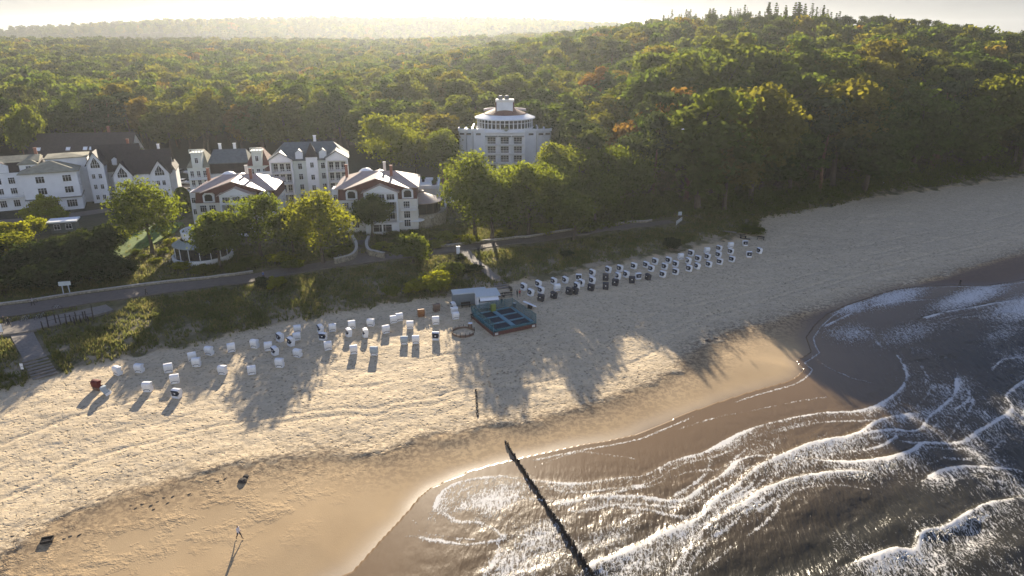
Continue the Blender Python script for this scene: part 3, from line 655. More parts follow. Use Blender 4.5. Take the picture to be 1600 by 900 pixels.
def window(root, loc, face, w=1.1, h=1.5, bars=2, arch=False, name='window'):
    fm, pm = win_mesh(w, h, bars, arch); o = link(bpy.data.objects.new(name, fm), root); o.location = loc; o.rotation_euler = (0, 0, FACE[face] if isinstance(face, str) else face)
    link(bpy.data.objects.new('pane', pm), o); return o
def windows(root, w, d, face, us, zs, ww=1.1, wh=1.5, bars=2, arch=False, cx=0, cy=0):
    for z in zs:
        for u in us:
            l = on_face(w, d, face, u, z); window(root, (l[0] + cx, l[1] + cy, z), face, ww, wh, bars, arch)
def balcony(root, x0, x1, y0, z, dep=1.3, h=1.0):
    b = MB(); b.bx(x0, x1, y0 - dep, y0, z - .15, z); o = b.build('balcony', M_WHITE, root)
    r = MB(); r.bx(x0, x1, y0 - dep, y0 - dep + .06, z + h - .08, z + h); n = max(3, int((x1 - x0) / .28))
    for i in range(n + 1): x = x0 + .03 + (x1 - x0 - .06) * i / n; r.bx(x - .025, x + .025, y0 - dep + .01, y0 - dep + .05, z, z + h - .08)
    for x in (x0, x1 - .06): r.bx(x, x + .06, y0 - dep + .06, y0, z + h - .08, z + h); r.bx(x, x + .06, y0 - dep + .06, y0, z + .4, z + .46)
    r.build('railing', M_FRAME, o); return o
def gable_roof(root, w, d, z0, z1, m, cx=0, cy=0, along='x', over=.45, t=.22, name='roof', ends=None):
    """saddle roof slab; ends = material of the gable walls"""
    b = MB(); hw = (d if along == 'x' else w) / 2 + over; sl = (z1 - z0) / ((d if along == 'x' else w) / 2); ze = z0 - over * sl
    P = [(-hw, ze), (0, z1), (hw, ze), (hw, ze + t), (0, z1 + t), (-hw, ze + t)]
    L_ = (w if along == 'x' else d) / 2 + over
    if along == 'x': b.extr([(p[0] + cy, p[1]) for p in P], 'x', cx - L_, cx + L_)
    else: b.extr([(p[0] + cx, p[1]) for p in P], 'y', cy - L_, cy + L_)
    b.F = b.F; o = b.build(name, m, root)
    if ends is not None:
        g_ = MB(); e = (d if along == 'x' else w) / 2 - .003; Q = [(-e, z0 - .02), (e, z0 - .02), (0, z1 - .03)]; L2 = (w if along == 'x' else d) / 2 - .003
        if along == 'x': g_.extr([(p[0] + cy, p[1]) for p in Q], 'x', cx - L2, cx + L2)
        else: g_.extr([(p[0] + cx, p[1]) for p in Q], 'y', cy - L2, cy + L2)
        g_.build('gable', ends, root)
    return o
def hip_roof(root, w, d, z0, z1, m, cx=0, cy=0, over=.5, ridge=None, name='roof'):
    b = MB(); X, Y = w / 2 + over, d / 2 + over; r = (w - d) / 2 if ridge is None else ridge; r = max(r, .05)
    V = [(-X, -Y, z0), (X, -Y, z0), (X, Y, z0), (-X, Y, z0), (-r, 0, z1), (r, 0, z1), (-X, -Y, z0 - .2), (X, -Y, z0 - .2), (X, Y, z0 - .2), (-X, Y, z0 - .2)]
    b._add([(v[0] + cx, v[1] + cy, v[2]) for v in V], [(0, 1, 5, 4), (1, 2, 5), (2, 3, 4, 5), (3, 0, 4), (6, 7, 1, 0), (7, 8, 2, 1), (8, 9, 3, 2), (9, 6, 0, 3), (9, 8, 7, 6)])
    return b.build(name, m, root)
def chimney(root, x, y, z0, z1, m=None, s=.7):
    b = MB(); b.bx(x - s / 2, x + s / 2, y - s / 2, y + s / 2, z0, z1); b.bx(x - s / 2 - .08, x + s / 2 + .08, y - s / 2 - .08, y + s / 2 + .08, z1, z1 + .15); return b.build('chimney', m or M_BRICK, root)
def wall_mesh(root, parts, m, name='wall'):
    b = MB()
    for p in parts: b.bx(*p)
    return b.build(name, m, root)
def dormer(root, x, y, z, w=1.6, h=1.9, dep=2.2, m=None, roof=None):
    b = MB(); b.bx(x - w / 2, x + w / 2, y, y + dep, z, z + h); b.extr([(x - w / 2, z + h), (x + w / 2, z + h), (x, z + h + .7)], 'y', y, y + dep); o = b.build('dormer', m or M_WHITE, root)
    r = MB(); r.extr([(x - w / 2 - .2, z + h - .05), (x, z + h + .78), (x + w / 2 + .2, z + h - .05), (x + w / 2 + .2, z + h + .07), (x, z + h + .92), (x - w / 2 - .2, z + h + .07)], 'y', y - .15, y + dep); r.build('roof', roof or M_TILE, o)
    fm, pm = win_mesh(w * .62, h * .7, 2, False); q = link(bpy.data.objects.new('window', fm), o); q.location = (x, y, z + h * .2)
    return o
def house(name, px, py, yaw, label, cat='house', sink=0.0, group=None):
    x, y, z = at(px, py); o = empty(name, (x, y, z - sink), R(yaw)); tag(o, label, cat, group); return o

# ---------------------------------------------------------------- far left: white villa with mansard
v = house('villa', 22, 322, 27, 'long white villa with dark mansard roof, arched windows and balcony at left edge')
W, D = 18, 11
wall_mesh(v, [(-W/2, W/2, -D/2 + 0, D/2, -3, 9.6)], M_WHITE)
b = MB(); b.bx(-W/2 - .15, W/2 + .1, -D/2 - .15, D/2 + .15, 9.6, 9.85); b.bx(-W/2 - .12, W/2 + .1, -D/2 - .12, -D/2 - .004, 3.4, 3.6); b.build('cornice', M_FRAME, v)
b = MB(); b._add([(-W/2, -D/2, 9.85), (W/2, -D/2, 9.85), (W/2, D/2, 9.85), (-W/2, D/2, 9.85), (-W/2 + .5, -D/2 + 1.0, 12.4), (W/2 - .5, -D/2 + 1.0, 12.4), (W/2 - .5, D/2 - 1, 12.4), (-W/2 + .5, D/2 - 1, 12.4)], [(0, 1, 5, 4), (1, 2, 6, 5), (2, 3, 7, 6), (3, 0, 4, 7), (4, 5, 6, 7)]); b.build('roof', M_TILE, v)
b = MB(); b.extr([(-D/2 + .7, 12.404), (0, 13.6), (D/2 - .7, 12.404)], 'x', -W/2 + .3, W/2 - .3); b.build('roof', M_MOSS, v)
for x in (-6.0, 0.2): dormer(v, x, -D/2 - .02, 9.9, 3.0, 1.9, 2.0)
wall_mesh(v, [(4.2, 8.2, -D/2 - .45, -D/2, -3, 12.0)], M_WHITE, 'bay'); hip_roof(v, 4.0, 1.6, 12.0, 12.9, M_MOSS, 6.2, -D/2 + .3, .35, .8, name='bay_roof')
windows(v, W, D, 'front', (-7.2, -4.2, -1.2, 1.8), (4.2, 7.0), 1.5, 1.7, 3); windows(v, W, D, 'front', (-7.2, -4.2, -1.2, 1.8), (.9,), 1.5, 1.8, 3, True)
windows(v, W, D + .9, 'front', (6.2,), (1.0, 4.2, 7.0), 2.2, 1.7, 4); windows(v, W, D + .9, 'front', (6.2,), (10.1,), 1.2, 1.3, 2)
balcony(v, -8.8, 3.8, -D/2, 3.6, 1.3); chimney(v, 7.6, 1.5, 11, 15, M_BRICK)
# ---------------------------------------------------------------- second villa with hipped pale roof
v = house('villa', 93, 322, 27, 'white two storey villa with low olive hipped roof and glazed ground floor')
W, D = 12.5, 12
wall_mesh(v, [(-W/2, W/2, -D/2, D/2, -3, 10.2)], M_WHITE)
b = MB(); b.bx(-W/2 - .2, W/2 + .2, -D/2 - .5, D/2 + .2, 3.3, 3.5); b.build('canopy', M_SLATE, v)
hip_roof(v, W, D, 10.3, 12.4, M_MOSS, over=.6)
windows(v, W, D, 'front', (-2.2, 3.8), (4.6, 7.6), 2.0, 1.7, 3); windows(v, W, D, 'front', (-4.4, -.4, 3.8), (.8,), 2.4, 1.9, 4)
windows(v, W, D, 'right', (-4, -1, 2.4), (.8, 4.6, 7.6), 1.3, 1.7, 2)
wall_mesh(v, [(-1.0, 8.4, D/2 - 4, D/2 + 5, -3, 12.6)], M_WHITE, 'rear_wing'); hip_roof(v, 9.4, 9, 12.7, 13.4, M_MOSS, 3.7, D/2 + .5, .4, name='roof')
windows(v, 16.8, D, 'right', (4.5, 7.5), (10.2,), 1.0, .8, 2)
# ---------------------------------------------------------------- small flat outbuilding
v = house('outbuilding', 138, 304, 27, 'small plain white flat roofed outbuilding between white villas', 'outbuilding')
wall_mesh(v, [(-3, 3, -2.5, 2.5, -2, 3.6)], M_WHITE); b = MB(); b.bx(-3.1, 3.1, -2.6, 2.6, 3.6, 3.8); b.build('roof', M_SLATE, v); windows(v, 6, 5, 'front', (-.2,), (1.0,), 1.3, 1.3); windows(v, 6, 5, 'right', (0,), (1.0,), 1.0, 1.3)
# dark roofed cottage with rows of skylights
v = house('cottage', 140, 276, 27, 'low cottage under dark roof with two rows of pale skylights', 'house')
wall_mesh(v, [(-5.5, 5.5, -4, 4, -2, 3.0)], M_CREAM); gable_roof(v, 11, 8, 3.0, 6.6, M_TILE, ends=M_CREAM); 
sl = math.atan2(3.6, 4.0)
for k, (x, q) in enumerate([(-3.6, .3), (-1.0, .3), (1.8, .3), (-3.6, .62), (-1.0, .62), (1.8, .62)]):
    b = MB(); b.bx(-.7, .7, -.35, .35, 0, .09); o = b.build('skylight', M_FRAME, v); o.location = (x, -4 + 4 * q, 3.0 + 3.6 * q + .27); o.rotation_euler = (sl, 0, 0)
# ---------------------------------------------------------------- gabled white house
v = house('gabled_house', 217, 306, 20, 'white gabled house with steep dark tiled roofs and triangular attic windows')
v.scale = (.9, .9, .97)
wall_mesh(v, [(-11.5, -7.0, -6.5, -1, -3, 11.0), (-10.5, 2.0, -1.2, 6.5, -3, 8.6), (-3.2, 10.5, -5.5, 4.5, -3, 7.8)], M_WHITE)
gable_roof(v, 4.5, 7.5, 11.0, 14.2, M_TILE, -9.25, -2.8, 'y', ends=M_WHITE)
gable_roof(v, 12.5, 9.5, 8.6, 15.0, M_TILE, -4.25, 2.4, 'x', ends=M_WHITE)
gable_roof(v, 14.5, 10, 7.8, 13.4, M_TILE, 3.9, -.5, 'x', ends=M_CREAM)
for x in (-2.4, 8.0): 
    gable_roof(v, 5.2, 4.0, 7.6, 11.0, M_TILE, x, -4.6, 'y', ends=M_WHITE); wall_mesh(v, [(x - 2.6, x + 2.6, -6.6, -5.5, -3, 7.6)], M_WHITE, 'bay')
def tri_window(root, x, y, z, w, h):
    b = MB(); b.extr([(x - w / 2, z), (x + w / 2, z), (x + w / 2, z + h * .35), (x, z + h), (x - w / 2, z + h * .35)], 'y', y - .05, y + .02); o = b.build('window', M_GLASS, root)
    f = MB()
    for q in (-.25, 0, .25): f.bx(x + q * w - .04, x + q * w + .04, y - .08, y - .052, z, z + h * (.9 if q == 0 else .6))
    f.bx(x - w / 2, x + w / 2, y - .08, y - .052, z + h * .3, z + h * .3 + .07); f.build('frame', M_FRAME, o)
tri_window(v, -9.25, -6.51, 9.9, 2.4, 2.9); tri_window(v, -2.4, -6.61, 6.8, 2.6, 2.9); tri_window(v, 8.0, -6.61, 6.8, 2.6, 2.9)
windows(v, 0, 13, 'front', (-10.2, -8.4), (.9, 3.9, 6.9), .95, 1.3, 2); windows(v, 0, 13.2, 'front', (-3.2, -1.6, 7.2, 8.8), (.9, 3.9), 1.0, 1.4, 2)
dormer(v, -4.6, -1.6, 9.4, 1.8, 1.9, 2.6); chimney(v, -1.0, 4.5, 12, 16.2); chimney(v, 7.8, 2.2, 10, 14.6, M_WHITE)
windows(v, 21, 10, 'right', (-2.5, 1.5), (.9, 3.9), 1.1, 1.4, 2)
wall_mesh(v, [(10.5, 12.2, -3.0, 7.5, -3, 7.6)], M_WHITE, 'side_wing'); gable_roof(v, 1.7, 10.5, 7.6, 9.2, M_TILE, 11.35, 2.25, 'y', .2, name='roof')
# ---------------------------------------------------------------- long dark roofed hall behind
v = house('hall', 142, 258, 8, 'long low hall with big dark roof and small skylights before the wood', 'hall')
wall_mesh(v, [(-17, 17, -7, 7, -3, 4.5)], M_CREAM); gable_roof(v, 34, 14, 4.5, 11.5, M_TILE, ends=M_CREAM)
sl = math.atan2(7, 7)
for x in (-14, -4.2, 1.5, 3.6):
    b = MB(); b.bx(-.7, .7, -.7, .7, 0, .1); o = b.build('skylight', M_FRAME, v); o.location = (x, -7 + 7 * .28, 4.5 + 7 * .28 + .33); o.rotation_euler = (sl, 0, 0)
chimney(v, 8, 1, 9, 13.5)
# ---------------------------------------------------------------- villa with two turrets
v = house('turret_villa', 372, 300, 12, 'pale green villa with two square turrets and grey slate roof')
W, D = 23, 11
wall_mesh(v, [(-W/2, -6.0, -D/2 - .6, D/2, -3, 8.6), (4.4, W/2 - 1, -D/2 - .6, D/2, -3, 8.6), (-6.0, 4.4, -D/2 + 1.2, D/2, -3, 9.4)], M_MINT)
b = MB(); b.bx(-5.9, 4.3, -D/2 + 1.12, -D/2 + 1.2, 6.2, 9.2); b.build('timber_band', M_TILE, v)
hip_roof(v, 10.4, 9.5, 9.4, 12.6, M_SLATE, -.8, .6, .4, 4.4)
for cx_, w_ in ((-8.7, 5.6), (7.4, 6.2)):
    b = MB(); x0, x1, y0, y1 = cx_ - w_/2 - .2, cx_ + w_/2 + .2, -D/2 - .8, D/2
    b._add([(x0, y0, 8.6), (x1, y0, 8.6), (x1, y1, 8.6), (x0, y1, 8.6), (cx_ - 1, -.8, 12.8), (cx_ + 1, -.8, 12.8), (cx_ + 1, .8, 12.8), (cx_ - 1, .8, 12.8)], [(0, 1, 5, 4), (1, 2, 6, 5), (2, 3, 7, 6), (3, 0, 4, 7), (4, 5, 6, 7), (3, 2, 1, 0)]); b.build('roof', M_TILE_RED if cx_ > 0 else M_MOSS, v)
    b = MB(); b.bx(cx_ - 1.3, cx_ + 1.3, -D/2 - .9, -D/2 + 2.6, 8.6, 12.6); b.bx(cx_ - 1.6, cx_ + 1.6, -D/2 - 1.2, -D/2 + 2.9, 12.6, 12.85)
    for x in (-1.5, -.75, 0, .75, 1.5): b.bx(cx_ + x - .08, cx_ + x + .08, -D/2 - 1.15, -D/2 - 1.0, 12.85, 13.6)
    b.bx(cx_ - 1.6, cx_ + 1.6, -D/2 - 1.18, -D/2 - .98, 13.6, 13.75); t_ = b.build('turret', M_MINT, v)
    window(v, (cx_, -D/2 - .9, 9.9), 'front', .9, 1.5, 2)
    for z in (.6, 3.3, 5.9): windows(v, 0, D + 1.2, 'front', (cx_ - 1.7, cx_, cx_ + 1.7), (z,), 1.0, 1.8, 2)
    balcony(v, cx_ - 2.4, cx_ + 2.4, -D/2 - .6, 5.5, 1.1); balcony(v, cx_ - 2.4, cx_ + 2.4, -D/2 - .6, 2.9, 1.1)
windows(v, 0, D - 2.56, 'front', (-4.6, -2.2, .4, 2.8), (6.6,), 1.0, 1.6, 2); windows(v, 0, D - 2.4, 'front', (-4.6, -2.2, .4, 2.8), (3.4, .6), 1.0, 1.6, 2)
balcony(v, -5.9, 4.3, -D/2 + 1.2, 5.6, 1.4); chimney(v, -3.5, 1.5, 11.6, 14, M_WHITE); chimney(v, .5, 1.5, 11.6, 14, M_WHITE)
# low link with balustrade
v = house('garden_hall', 433, 303, 14, 'low cream garden hall with flat balustraded roof and small red lantern', 'garden hall')
wall_mesh(v, [(-4.5, 4.5, -3.5, 3.5, -3, 6.4)], M_MINT); windows(v, 9, 7, 'front', (-2.5, 0, 2.5), (1.2,), 1.2, 2.2, 2)
b = MB(); b.bx(-4.7, 4.7, -3.7, -3.4, 6.4, 7.3); b.build('balustrade', M_WHITE, v); b = MB(); b.lathe([(2.6, 6.4), (2.6, 7.4), (3.0, 7.5), (.25, 9.2), (.1, 11.4), (0, 11.4)], (0, .3, 0), 10); b.build('lantern_roof', M_TILE_RED, v)
# ---------------------------------------------------------------- apartment house with three bays
v = house('apartment_house', 491, 309, 12, 'four storey pale apartment house with two gabled balcony bays and slate roof', 'apartment house')
W, D = 20, 12
wall_mesh(v, [(-W/2, W/2, -D/2, D/2, -3, 11.8)], M_MINT); wall_mesh(v, [(-.7, 2.3, -D/2 - .9, -D/2, -3, 12.6)], M_WHITE, 'stair_tower')
hip_roof(v, W, D, 11.8, 15.8, M_SLATE, over=.5, ridge=6.5)
b = MB(); b._add([(-.9, -D/2 - 1.1, 12.6), (2.5, -D/2 - 1.1, 12.6), (2.5, -D/2 + 2.2, 12.6), (-.9, -D/2 + 2.2, 12.6), (.8, -D/2 + .6, 16.4)], [(0, 1, 4), (1, 2, 4), (2, 3, 4), (3, 0, 4), (3, 2, 1, 0)]); b.build('tower_roof', M_TILE, v)
for cx_ in (-7.1, 7.4):
    b = MB()
    for x in (cx_ - 2.9, cx_ + 2.55): b.bx(x, x + .35, -D/2 - 2.1, -D/2, -3, 12.0)
    b.build('bay_column', M_WHITE, v)
    b = MB(); b.bx(cx_ - 2.9, cx_ + 2.9, -D/2 - 2.1, -D/2, 11.6, 12.2); b.extr([(cx_ - 2.9, 12.2), (cx_ + 2.9, 12.2), (cx_, 14.0)], 'y', -D/2 - 2.1, -D/2 + 1.5); b.build('bay_gable', M_WHITE, v)
    b = MB(); b.extr([(cx_ - 3.3, 12.1), (cx_, 14.15), (cx_ + 3.3, 12.1), (cx_ + 3.3, 12.3), (cx_, 14.4), (cx_ - 3.3, 12.3)], 'y', -D/2 - 2.4, -D/2 + 3.4); b.build('bay_roof', M_SLATE, v)
    for z in (2.9, 5.8, 8.7): balcony(v, cx_ - 2.5, cx_ + 2.5, -D/2, z, 1.9)
    windows(v, 0, D, 'front', (cx_ - 1.6, cx_, cx_ + 1.6), (.4, 3.1, 6.0, 8.9), 1.15, 2.1, 2)
windows(v, 0, D, 'front', (-2.4, 3.6), (.8, 3.6, 6.5, 9.3), 1.1, 1.6, 2); windows(v, 0, D + 1.8, 'front', (.8,), (1.0, 3.6, 6.5, 9.8), 1.0, 1.4, 2)
dormer(v, -2.4, -D/2 - .05, 11.9, 1.9, 1.8, 2.4, roof=M_SLATE); dormer(v, 3.8, -D/2 - .05, 11.9, 1.9, 1.8, 2.4, roof=M_SLATE)
windows(v, W, D, 'right', (-3, 2), (3.6, 6.5, 9.3), 1.1, 1.5, 2); chimney(v, 1.5, 2.5, 14, 17, M_WHITE)
# ---------------------------------------------------------------- hotel wings with pinkish sheet roofs
def hotel_wing(px, py, yaw, label, sc_=1.0):
    v = house('hotel_wing', px, py, yaw, label, 'hotel'); v.scale = (sc_, sc_, sc_); W, D = 21, 17
    wall_mesh(v, [(-W/2, W/2, -D/2, D/2, -3, 8.4)], M_CREAM)
    b = MB(); b._add([(-W/2, -D/2, 8.4), (W/2, -D/2, 8.4), (W/2, D/2, 8.4), (-W/2, D/2, 8.4), (-W/2 + .3, -D/2 + .7, 11.6), (W/2 - .3, -D/2 + .7, 11.6), (W/2 - .3, D/2, 11.6), (-W/2 + .3, D/2, 11.6)], [(0, 1, 5, 4), (1, 2, 6, 5), (2, 3, 7, 6), (3, 0, 4, 7)]); b.build('mansard', M_TILE_RED, v)
    hip_roof(v, W, D, 11.65, 14.6, M_TAN, over=.6, ridge=4.5)
    gable_roof(v, 16.5, 13, 11.5, 14.3, M_TAN, 0, -3.4, 'y', .3, .2, ends=M_TILE_RED)
    wall_mesh(v, [(-3.4, 5.4, -D/2 - 2.6, -D/2, 8.2, 10.9), (-3.4, -3.0, -D/2 - 2.6, -D/2, -3, 8.2), (5.0, 5.4, -D/2 - 2.6, -D/2, -3, 8.2), (.8, 1.2, -D/2 - 2.6, -D/2 - 2.2, -3, 8.2)], M_WHITE, 'bay')
    wall_mesh(v, [(-3.0, 5.0, -D/2 - 2.3, -D/2, -3, 2.6)], M_WHITE, 'bay_base')
    gable_roof(v, 9.2, 8.0, 10.9, 12.9, M_TAN, 1.0, -D/2 + .9, 'y', .35, .18, ends=M_WHITE, name='bay_roof')
    for x in (-1.6, 1.0, 3.6): window(v, (x, -D/2 - 2.6, 8.9), 'front', 2.1, 1.5, 3)
    for z in (5.4, 2.7): balcony(v, -3.0, 5.0, -D/2 - 1.3, z, 1.3); windows(v, 0, D + .002, 'front', (-1.4, 1.0, 3.4), (z + .2,), 1.9, 2.1, 3)
    window(v, (1.0, -D/2 - 2.3, .1), 'front', 5.0, 2.0, 3)
    for x in (-6.8, 8.0):
        b = MB(); b.lathe([(1.5, 0), (1.5, .01)], (0, 0, 0), 8); b = MB(); P = [(x - 1.5, 8.6), (x + 1.5, 8.6), (x + 1.5, 10.6), (x + .9, 11.2), (x, 11.4), (x - .9, 11.2), (x - 1.5, 10.6)]; b.extr(P, 'y', -D/2 - .3, -D/2 + 2.0); d_ = b.build('dormer', M_FRAME, v)
        P = [(x - 1.0, 8.95), (x + 1.0, 8.95), (x + 1.0, 10.4), (x + .5, 10.8), (x - .5, 10.8), (x - 1.0, 10.4)]; b = MB(); b.extr(P, 'y', -D/2 - .34, -D/2 - .302); b.build('pane', M_GLASS, d_)
    windows(v, W, D, 'front', (-8.6, -6.2, 7.6), (.8, 3.2, 5.9), 1.7, 1.9, 3); windows(v, W, D, 'right', (-6, -3, 0, 3, 6), (.8, 3.2, 5.9), 1.2, 1.6, 2)
    balcony(v, 6.0, 10.2, -D/2, 5.5, 1.0)
    chimney(v, 3.6, -2.6, 13, 16.4); chimney(v, -9.0, 2, 11, 16.0); chimney(v, 1.5, 2.0, 13.4, 16.6, M_CREAM)
    b = MB(); b.lathe([(2.2, 0), (2.0, .6), (1.2, 1.2), (0, 1.5)], (-3.8, 3.5, 13.4), 10); b.build('skylight_dome', M_FRAME, v, True)
    b = MB(); b.bx(-W/2 - 1.6, -W/2 - .003, -D/2 + 1.5, -D/2 + 5.5, -3, 11.2); b.build('stair_bay', M_WHITE, v); windows(v, W + 3.2, D, 'left', (-1,), (2, 5, 8), 1.2, 1.6, 2)
    window(v, (-W/2 - .8, -D/2 + 1.5, 8.2), 'front', 1.0, 1.5, 2); window(v, (-W/2 - .8, -D/2 + 1.5, 5.0), 'front', 1.0, 1.5, 2)
    return v
hotel_wing(597, 347, 6, 'white hotel wing with pinkish sheet roof, gabled balcony bay and brick chimneys', .90)
hotel_wing(385, 350, 8, 'hotel wing with pale pink roof half hidden behind the park trees', .86)
# round restaurant pavilion on its stone base
v = house('restaurant_pavilion', 660, 346, 0, 'round glazed restaurant pavilion with red and cream cone roof on stone wall', 'pavilion')
b = MB(); b.lathe([(6.2, -3), (6.0, 3.0), (5.6, 3.0), (5.6, 2.9), (0, 2.9)], (0, 0, 0), 28); b.build('stone_base', M_STONE, v)
b = MB(); b.lathe([(4.6, 2.9), (4.6, 5.6)], (0, 0, 0), 24); gl = b.build('glazing', M_GLASS, v)
b = MB()
for i in range(16): t_ = i * math.pi / 8; b.box((4.65 * math.cos(t_), 4.65 * math.sin(t_), 4.25), (.14, .14, 2.7), t_)
b.lathe([(4.62, 5.45), (4.75, 5.45), (4.75, 5.65), (4.62, 5.65)], (0, 0, 0), 24); b.build('mullion', M_DWOOD, gl)
b = MB(); b.lathe([(5.3, 5.66), (5.3, 5.8), (.7, 7.6), (.7, 8.1), (0, 8.3)], (0, 0, 0), 24, math.radians(-150), math.radians(95)); b.build('roof', M_TAN, v)
b = MB(); b.lathe([(5.3, 5.66), (5.3, 5.8), (.7, 7.6), (.7, 8.1), (0, 8.3)], (0, 0, 0), 12, math.radians(95), math.radians(210)); b.build('roof', M_TILE_RED, v)
# terrace block and its stairs wall
v = house('terrace_block', 667, 318, 4, 'flat roofed cream terrace block with white parapet and potted shrubs', 'terrace')
wall_mesh(v, [(-3.6, 3.6, -5, 6, -3, 5.2)], M_CREAM); b = MB(); b.bx(-3.7, -3.4, -5.1, 6.1, 5.2, 6.1); b.bx(3.4, 3.7, -5.1, 6.1, 5.2, 6.1); b.bx(-3.4, 3.4, -5.1, -4.8, 5.2, 6.1); b.bx(-3.4, 3.4, 5.8, 6.1, 5.2, 6.1); b.build('parapet', M_WHITE, v)
for x, y in ((2.4, 3), (2.5, .5), (2.2, -2), (-1, 4.5)):
    b = MB(); b.lathe([(.35, 0), (.45, .6), (.38, .6), (0, .55)], (x, y, 5.204), 8); o = b.build('planter', M_TILE, v); c_ = link(bpy.data.objects.new('shrub', bpy.data.meshes[BROAD[0][0].name]), o); c_.scale = (.11, .11, .08); c_.location = (x, y, 5.3)
v = house('garden_wall', 694, 303, 2, 'long cream garden wall with dull red tiled top beside hotel terrace', 'wall')
wall_mesh(v, [(-4.5, 9, -.3, 3, -3, 3.2)], M_CREAM); gable_roof(v, 14, 3.8, 3.2, 4.2, M_TILE_RED, 2.25, 1.35, 'x', .2)
# curved stone ramp wall
def curved_wall(name, pts, h, th, m, label, cat='wall', cap=True, z_add=0):
    P = smooth_line(pts, 5); b = MB(); c = MB(); n = len(P); off = []
    for i in range(n):
        a_ = P[max(0, i - 1)]; e_ = P[min(n - 1, i + 1)]; d = np.array([e_[0] - a_[0], e_[1] - a_[1]]); d = d / np.linalg.norm(d); off.append(np.array([-d[1], d[0]]) * th / 2)
    V = []; C = []
    for p, o in zip(P, off):
        hh = h(p) if callable(h) else h; z = H(p[0], p[1])
        V += [(p[0] - o[0], p[1] - o[1], z - 1), (p[0] + o[0], p[1] + o[1], z - 1), (p[0] + o[0], p[1] + o[1], z + hh), (p[0] - o[0], p[1] - o[1], z + hh)]
        k = 1.25; C += [(p[0] - k * o[0], p[1] - k * o[1], z + hh), (p[0] + k * o[0], p[1] + k * o[1], z + hh), (p[0] + k * o[0], p[1] + k * o[1], z + hh + .12), (p[0] - k * o[0], p[1] - k * o[1], z + hh + .12)]
    def fs(): 
        F = [(0, 1, 2, 3), (4 * n - 1, 4 * n - 2, 4 * n - 3, 4 * n - 4)]
        for i in range(n - 1):
            for j in range(4): F.append((4 * i + j, 4 * i + 4 + j, 4 * i + 4 + (j + 1) % 4, 4 * i + (j + 1) % 4))
        return F
    o_ = V[0]; root = empty(name, (P[0][0], P[0][1], H(P[0][0], P[0][1]))); tag(root, label, cat)
    sh = lambda Q: [(q[0] - root.location.x, q[1] - root.location.y, q[2] - root.location.z) for q in Q]
    b._add(sh(V), fs()); b.build('stonework', m, root)
    if cap: c._add(sh(C), fs()); c.build('coping', M_KERB, root)
    return root
g2 = lambda *p: np.array(at(*p)[:2])
curved_wall('ramp_wall', [g2(673, 357), g2(688, 349), g2(696, 338), g2(697, 326)], 2.6, .5, M_STONE, 'curved field stone ramp wall with pale coping below hotel terrace')
curved_wall('stair_wall', [g2(523, 413), g2(545, 408), g2(556, 400), g2(557, 388), g2(551, 376)], 1.3, .5, M_STONE, 'curved field stone wall on the left of the garden stairs')
curved_wall('stair_wall', [g2(601, 404), g2(588, 401), g2(577, 398), g2(573, 388), g2(577, 377)], 1.3, .5, M_STONE, 'curved field stone wall on the right of the garden stairs')
# garden stairs
a0 = g2(567, 402); a1_ = g2(564, 378); z0 = H(*a0); z1 = H(*a1_); dv = a1_ - a0; Ls = float(np.linalg.norm(dv)); yw = math.atan2(dv[1], dv[0]) - math.pi / 2
v = empty('garden_stairs', (a0[0], a0[1], z0), yw); tag(v, 'dark garden stairs between curved stone walls leading up from promenade', 'stairs')
b = MB(); ns_ = 12
for i in range(ns_): b.bx(-1.5, 1.5, Ls * i / ns_, Ls * (i + 1) / ns_, -.6, max(.06, (z1 - z0 + .5) * (i + 1) / ns_))
b.build('steps', M_PAVE, v)
# ---------------------------------------------------------------- the round hotel tower
x_, y_, _ = at(789, 330); y_ = 226.0; x_ = -2.3; zb = H(x_, y_)
v = empty('hotel_tower', (x_, y_, zb)); tag(v, 'tall white round fronted hotel tower with glazed top floor and red roof', 'hotel'); TZ = 22.3 - zb
wall_mesh(v, [(-6.25, 6.25, -8.2, 10, -3, TZ)], M_WHITE)
stepsW = [(6.25, 10.4, -6.6, TZ - .1), (10.4, 12.6, -4.8, TZ - .3), (12.6, 15.0, -2.8, TZ - .5)]
for s_ in (1, -1):
    for a_, c_, y0, z in stepsW:
        P = [(s_ * a_, y0), (s_ * (c_ - .5), y0 + 1.5), (s_ * c_, y0 + 2.6), (s_ * c_, 9), (s_ * a_, 9)]
        b = MB(); b.prism(P, -3, z); b.build('wing', M_WHITE, v)
        b = MB(); Q = [(s_ * a_, y0 - .25), (s_ * (c_ + .1), y0 + 1.5), (s_ * (c_ + .25), y0 + 2.6), (s_ * (c_ + .25), 9), (s_ * (c_ - .15), 9), (s_ * (c_ - .15), y0 + 2.9), (s_ * (a_ + .1), y0 + .3)]
        b.prism(Q, z, z + .8); b.build('parapet', M_FRAME, v)
b = MB()
b.bx(-6.4, 6.4, -8.4, -8.1, TZ, TZ + .25); b.build('parapet', M_FRAME, v)
for s_ in (1, -1):
    for (a_, c_, y0, z) in stepsW:
        b = MB(); b.bx(-.75, .75, -.06, .0, 0, .55); o = b.build('vent_panel', M_TILE, v); o.location = (s_ * (a_ + c_) / 2, y0 - .002, z - 1.0)
        q = MB(); q.bx(a_ - .07, a_ + .07, y0 - .12, y0 + .02, -3, z) if s_ > 0 else q.bx(-a_ - .07, -a_ + .07, y0 - .12, y0 + .02, -3, z); q.build('downpipe', M_FRAME, v)
